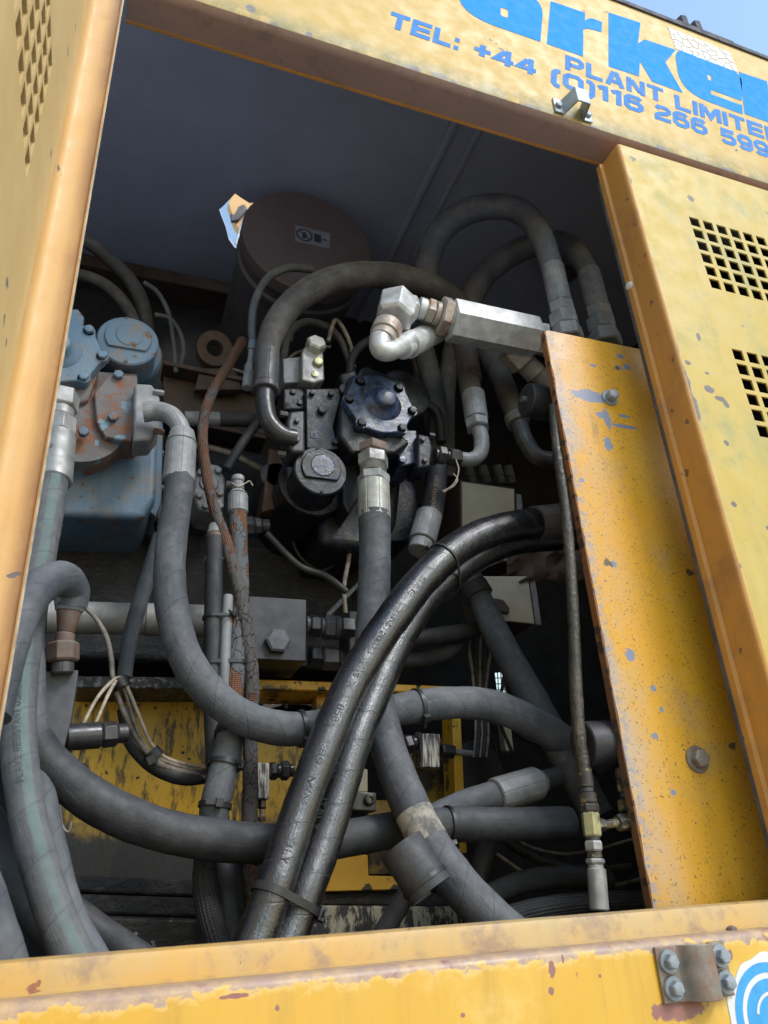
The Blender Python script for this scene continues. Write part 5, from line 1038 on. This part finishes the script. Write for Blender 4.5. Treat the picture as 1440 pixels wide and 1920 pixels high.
# cabinets
T = thing('junction_box', 'dusty cream electrical box with cable glands above the glossy hoses', 'electrical box', P(910, 960, .66))
slab([(866, 903), (964, 917), (968, 1052), (868, 1048)], .66, .665, 'lid', 'cabinet_cream', T, bevel=.002)
slab([(862, 900), (966, 915), (970, 1056), (864, 1052)], .6655, .82, 'box_body', 'cabinet_dark', T, bevel=.002)
slab([(968, 925), (978, 927), (984, 985), (970, 985)], .68, .74, 'hinge_strip', 'dusty_steel', T)
for x in (878, 905, 932, 952):
    fit(T, (x + 6, 908, .74), (x, 872, .72), [('gland_nut', .4, 22, 'hex', 'dark_steel'), ('gland', .6, (20, 15), 'cyl', 'rubber_old')])
T = thing('terminal_box', 'pale lidded electrical box below the glossy hose pair', 'electrical box', P(965, 1130, .6))
slab([(900, 1080), (990, 1080), (1003, 1170), (912, 1160)], .60, .605, 'lid', 'cabinet_cream', T, bevel=.003)
slab([(992, 1080), (1003, 1081), (1016, 1172), (1005, 1171)], .605, .66, 'box_rim', 'dusty_steel', T, bevel=.002)
slab([(900, 1080), (990, 1080), (1003, 1170), (912, 1160)], .6055, .72, 'box_body', 'cabinet_dark', T, bevel=.002)
slab([(926, 1120), (945, 1124), (957, 1140), (956, 1150), (930, 1146)], .585, .60, 'latch', 'bay_brown', T, bevel=.004)
T = thing('heat_shield', 'creased brown sheet behind the end of the glossy hoses', 'shield', P(1020, 1060, .62))
mb = MB(); g = [[P(950 + 24 * i, 1022 + 18 * j + 7 * math.sin(2.1 * i + j), .62 + .03 * math.sin(i * 2.7 + j * 1.9)) for i in range(7)] for j in range(5)]; mb.grid(g, closed=False); o = mb.build('shield_sheet', 'bay_brown', T, smooth=30); so = o.modifiers.new('thick', 'SOLIDIFY'); so.thickness = .003
T = thing('brown_strut', 'flat brown strut standing behind the black pump', 'strut', P(820, 780, .75)); slab([(772, 655), (795, 650), (852, 905), (826, 910)], .74, .76, 'strut_bar', 'bay_brown', T, bevel=.003)

# ---------------------------------------------------------------- wires
def wire(label, pts, mat='wire_cream', T=None, name='wire'):
    pa = Path(pts, 10)
    if T is None: T = thing(name, label, 'wire', pa.p[0], 'loose wires in the bay')
    pa.tube(MB(), 10, .05).build('wire_run', mat, T, smooth=80); return T
wire('dirty cream wire dropping from the arch hose into the tied bundle', [(158, 1138, .46, 8), (178, 1158, .46, 9), (198, 1190, .46, 10), (208, 1230, .45, 10), (212, 1272, .44, 10), (226, 1320, .44, 11), (248, 1368, .45, 11), (275, 1408, .45, 12), (310, 1438, .46, 13), (385, 1457, .47, 13)], 'wire_dirty')
wire('longer cream wire loop hanging in front of the black adapter', [(236, 1284, .43, 7), (226, 1272, .425, 7), (212, 1276, .42, 7), (184, 1306, .41, 7), (160, 1350, .40, 7), (138, 1398, .40, 7), (118, 1436, .41, 7), (112, 1470, .42, 7)])
wire('shorter cream wire loop ending at a small eyelet', [(240, 1292, .43, 7), (234, 1276, .425, 7), (222, 1272, .42, 7), (204, 1300, .41, 7), (182, 1350, .40, 7), (160, 1400, .40, 7), (148, 1434, .41, 7), (150, 1462, .42, 7)])
wire('cream wire on the inner side of the tied bundle', [(236, 1284, .432, 7), (250, 1315, .435, 7), (266, 1355, .44, 7), (284, 1395, .45, 7), (310, 1420, .46, 7), (345, 1432, .47, 7), (390, 1440, .48, 7)])
wire('dirty wire in the middle of the tied bundle', [(232, 1288, .435, 7), (243, 1325, .44, 7), (258, 1370, .445, 7), (280, 1408, .45, 7), (315, 1430, .46, 7), (390, 1450, .475, 7)], 'wire_dirty')
T = thing('cable_tie', 'black cable tie gathering the cream wires', 'cable tie', P(226, 1284, .42), 'cable ties round the hoses'); fit(T, (222, 1274, .43), (232, 1292, .43), [('band', 1, 34, 'thread', 'tie_black')])
T = thing('cable_tie', 'black cable tie at the bottom of the wire bundle', 'cable tie', P(290, 1415, .45), 'cable ties round the hoses'); fit(T, (282, 1410, .455), (296, 1424, .455), [('band', .6, 36, 'thread', 'tie_black')]); MB().obox(P(284, 1425, .43), np.array([.007, 0, .004]), np.array([0, .005, 0]), np.array([-.004, 0, .007])).build('head', 'tie_black', T, bevel=.001)
T = thing('wire_coil', 'coil of cream wires tied up behind the frame window', 'wire coil', P(540, 1325, .8))
for k in range(6): Path([(488, 1352 - 3 * k, .78, 6), (505, 1330 - 4 * k, .78, 6), (535, 1320 - 4.4 * k, .78, 6), (565, 1320 - 4.2 * k, .78, 6), (598, 1324 - 4 * k, .78, 6)], 8).tube(MB(), 8).build('wire', 'wire_cream' if k % 2 else 'wire_dirty', T, smooth=80)
fit(T, (533, 1296, .775), (536, 1330, .775), [('tie', 1, 9, 'cyl', 'tie_black')])
for k, lab in enumerate(('leftmost of five thin wires falling from the cream box', 'second of five thin wires falling from the cream box', 'middle one of five thin wires falling from the cream box', 'fourth of five thin wires falling from the cream box', 'rightmost of five thin wires falling from the cream box')):
    wire(lab, [(884 + 9 * k, 1165, .62, 5), (880 + 10 * k, 1215, .62, 6), (886 + 7 * k, 1262, .62, 6), (890 + 5 * k, 1310, .62, 6), (892 + 6 * k, 1370, .62, 5), (888 + 6 * k, 1420, .62, 5)], 'wire_dirty' if k % 2 == 0 else 'wire_black')
wire('thin pale twisted wire ends dangling under the bent steel tube', [(855, 862, .43, 2.6), (860, 880, .43, 2.6), (856, 898, .43, 2.6), (846, 912, .43, 2.6), (830, 921, .43, 2.4)])
wire('second thin pale wire end beside the dangling twist', [(850, 888, .432, 2.4), (858, 898, .432, 2.4), (852, 910, .432, 2.4), (840, 918, .432, 2.4), (832, 923, .432, 2.4)])
wire('tiny tie wire twisted round the cracked hose tip', [(434, 905, .455, 2.2), (446, 912, .445, 2.2), (460, 906, .45, 2.2), (468, 902, .45, 2.2), (474, 911, .45, 2)])
for k, (lab, pts, mt) in enumerate((
    ('thin black wire sagging beside the five hanging wires', [(930, 1180, .7, 7), (945, 1260, .7, 7), (935, 1340, .7, 7), (960, 1410, .7, 7)], 'wire_black'),
    ('black wire crossing behind the lower rubber mount', [(940, 1330, .75, 8), (975, 1380, .75, 8), (1030, 1400, .75, 8), (1100, 1420, .75, 8)], 'wire_black'),
    ('dirty thin wire along the bottom right corner of the bay', [(930, 1600, .5, 7), (990, 1640, .5, 7), (1060, 1665, .5, 7), (1150, 1660, .5, 7), (1230, 1640, .5, 7)], 'wire_dirty'),
    ('second dirty wire along the bottom right corner of the bay', [(950, 1560, .55, 6), (1000, 1590, .55, 6), (1080, 1600, .55, 6), (1200, 1570, .55, 6)], 'wire_dirty'),
    ('thin black wire beside the big zinc ferrule end', [(905, 1350, .72, 8), (930, 1400, .72, 8), (925, 1440, .72, 8), (905, 1470, .72, 8)], 'wire_black'),
    ('thin dark line dropping behind the dusty hose from the black pump', [(660, 985, .62, 9), (655, 1040, .62, 9), (645, 1100, .62, 9), (648, 1150, .62, 9)], 'wire_dirty'),
    ('thin dark wire looping below the round pump cap', [(540, 985, .7, 7), (560, 1040, .7, 7), (600, 1070, .7, 7), (640, 1050, .7, 7)], 'wire_black'),
    ('dim wire trailing across the back from the ring lug', [(430, 690, .83, 6), (470, 700, .83, 6), (520, 690, .83, 6), (560, 660, .83, 6), (620, 650, .83, 6)], 'wire_dirty'),
    ('short grey wire hooked below the cream wire eyelet', [(118, 1470, .42, 5), (112, 1500, .42, 5), (116, 1545, .42, 5), (128, 1560, .42, 5), (134, 1540, .42, 5)], 'wire_dirty'),
    ('thin dark wire running down the brown strut', [(790, 640, .72, 6), (800, 720, .72, 6), (822, 800, .72, 6), (830, 880, .72, 6)], 'wire_black'),
    ('short dark pipe leaving the top of the black pump', [(655, 705, .55, 16), (662, 668, .56, 16), (690, 640, .58, 16), (735, 632, .62, 16), (790, 640, .66, 16)], 'wire_black'),
    ('dim pipe curving from the black pump to the brown strut', [(770, 770, .62, 18), (800, 760, .62, 18), (822, 780, .62, 18), (828, 830, .62, 18)], 'wire_black'),
    ('thin brown line clipped behind the valve cartridge', [(615, 640, .60, 8), (630, 600, .6, 8), (655, 640, .6, 8), (664, 690, .6, 8)], 'wire_dirty'),
    ('dark line running under the round pump cap to the block', [(500, 1000, .56, 14), (560, 1060, .56, 14), (610, 1080, .56, 14), (650, 1110, .56, 14)], 'wire_black'),
    ('dim line along the beam behind the blue pump elbow', [(310, 840, .72, 12), (360, 835, .72, 12), (430, 850, .72, 12), (490, 880, .72, 12)], 'wire_dirty'),
    )): wire(lab, pts, mt)
T = thing('window_grille', 'small wire grille lit by daylight at the back of the bay', 'grille', P(938, 1282, 1.56))
for x in (933, 939, 945): slab([(x - .8, 1255), (x + .8, 1255), (x + 3.8, 1310), (x + 2.2, 1310)], 1.562, 1.566, 'grille_bar', 'wire_dirty', T, bevel=0)
for y in (1271, 1282, 1293): slab([(922, y - .8), (955, y - .8), (955, y + .8), (922, y + .8)], 1.567, 1.571, 'grille_bar', 'wire_dirty', T, bevel=0)
T = thing('gap_light_bar', 'narrow cream slab standing in for a daylit gap behind the hanging wires', 'bar', P(948, 1370, .95)); slab([(938, 1330), (955, 1330), (964, 1410), (948, 1408)], .95, .98, 'gap_light_face', 'cabinet_cream', T)  # cream slab added in place of a sunlit gap to the outside
T = thing('eyelet', 'small dark metal eyelet at the end of the cream wires', 'eyelet', P(152, 1440, .40)); Path([(134, 1442, .40, 9), (148, 1434, .40, 9), (162, 1440, .40, 9), (160, 1456, .40, 9)], 8).tube(MB(), 10).build('hook', 'dark_steel', T, smooth=80)
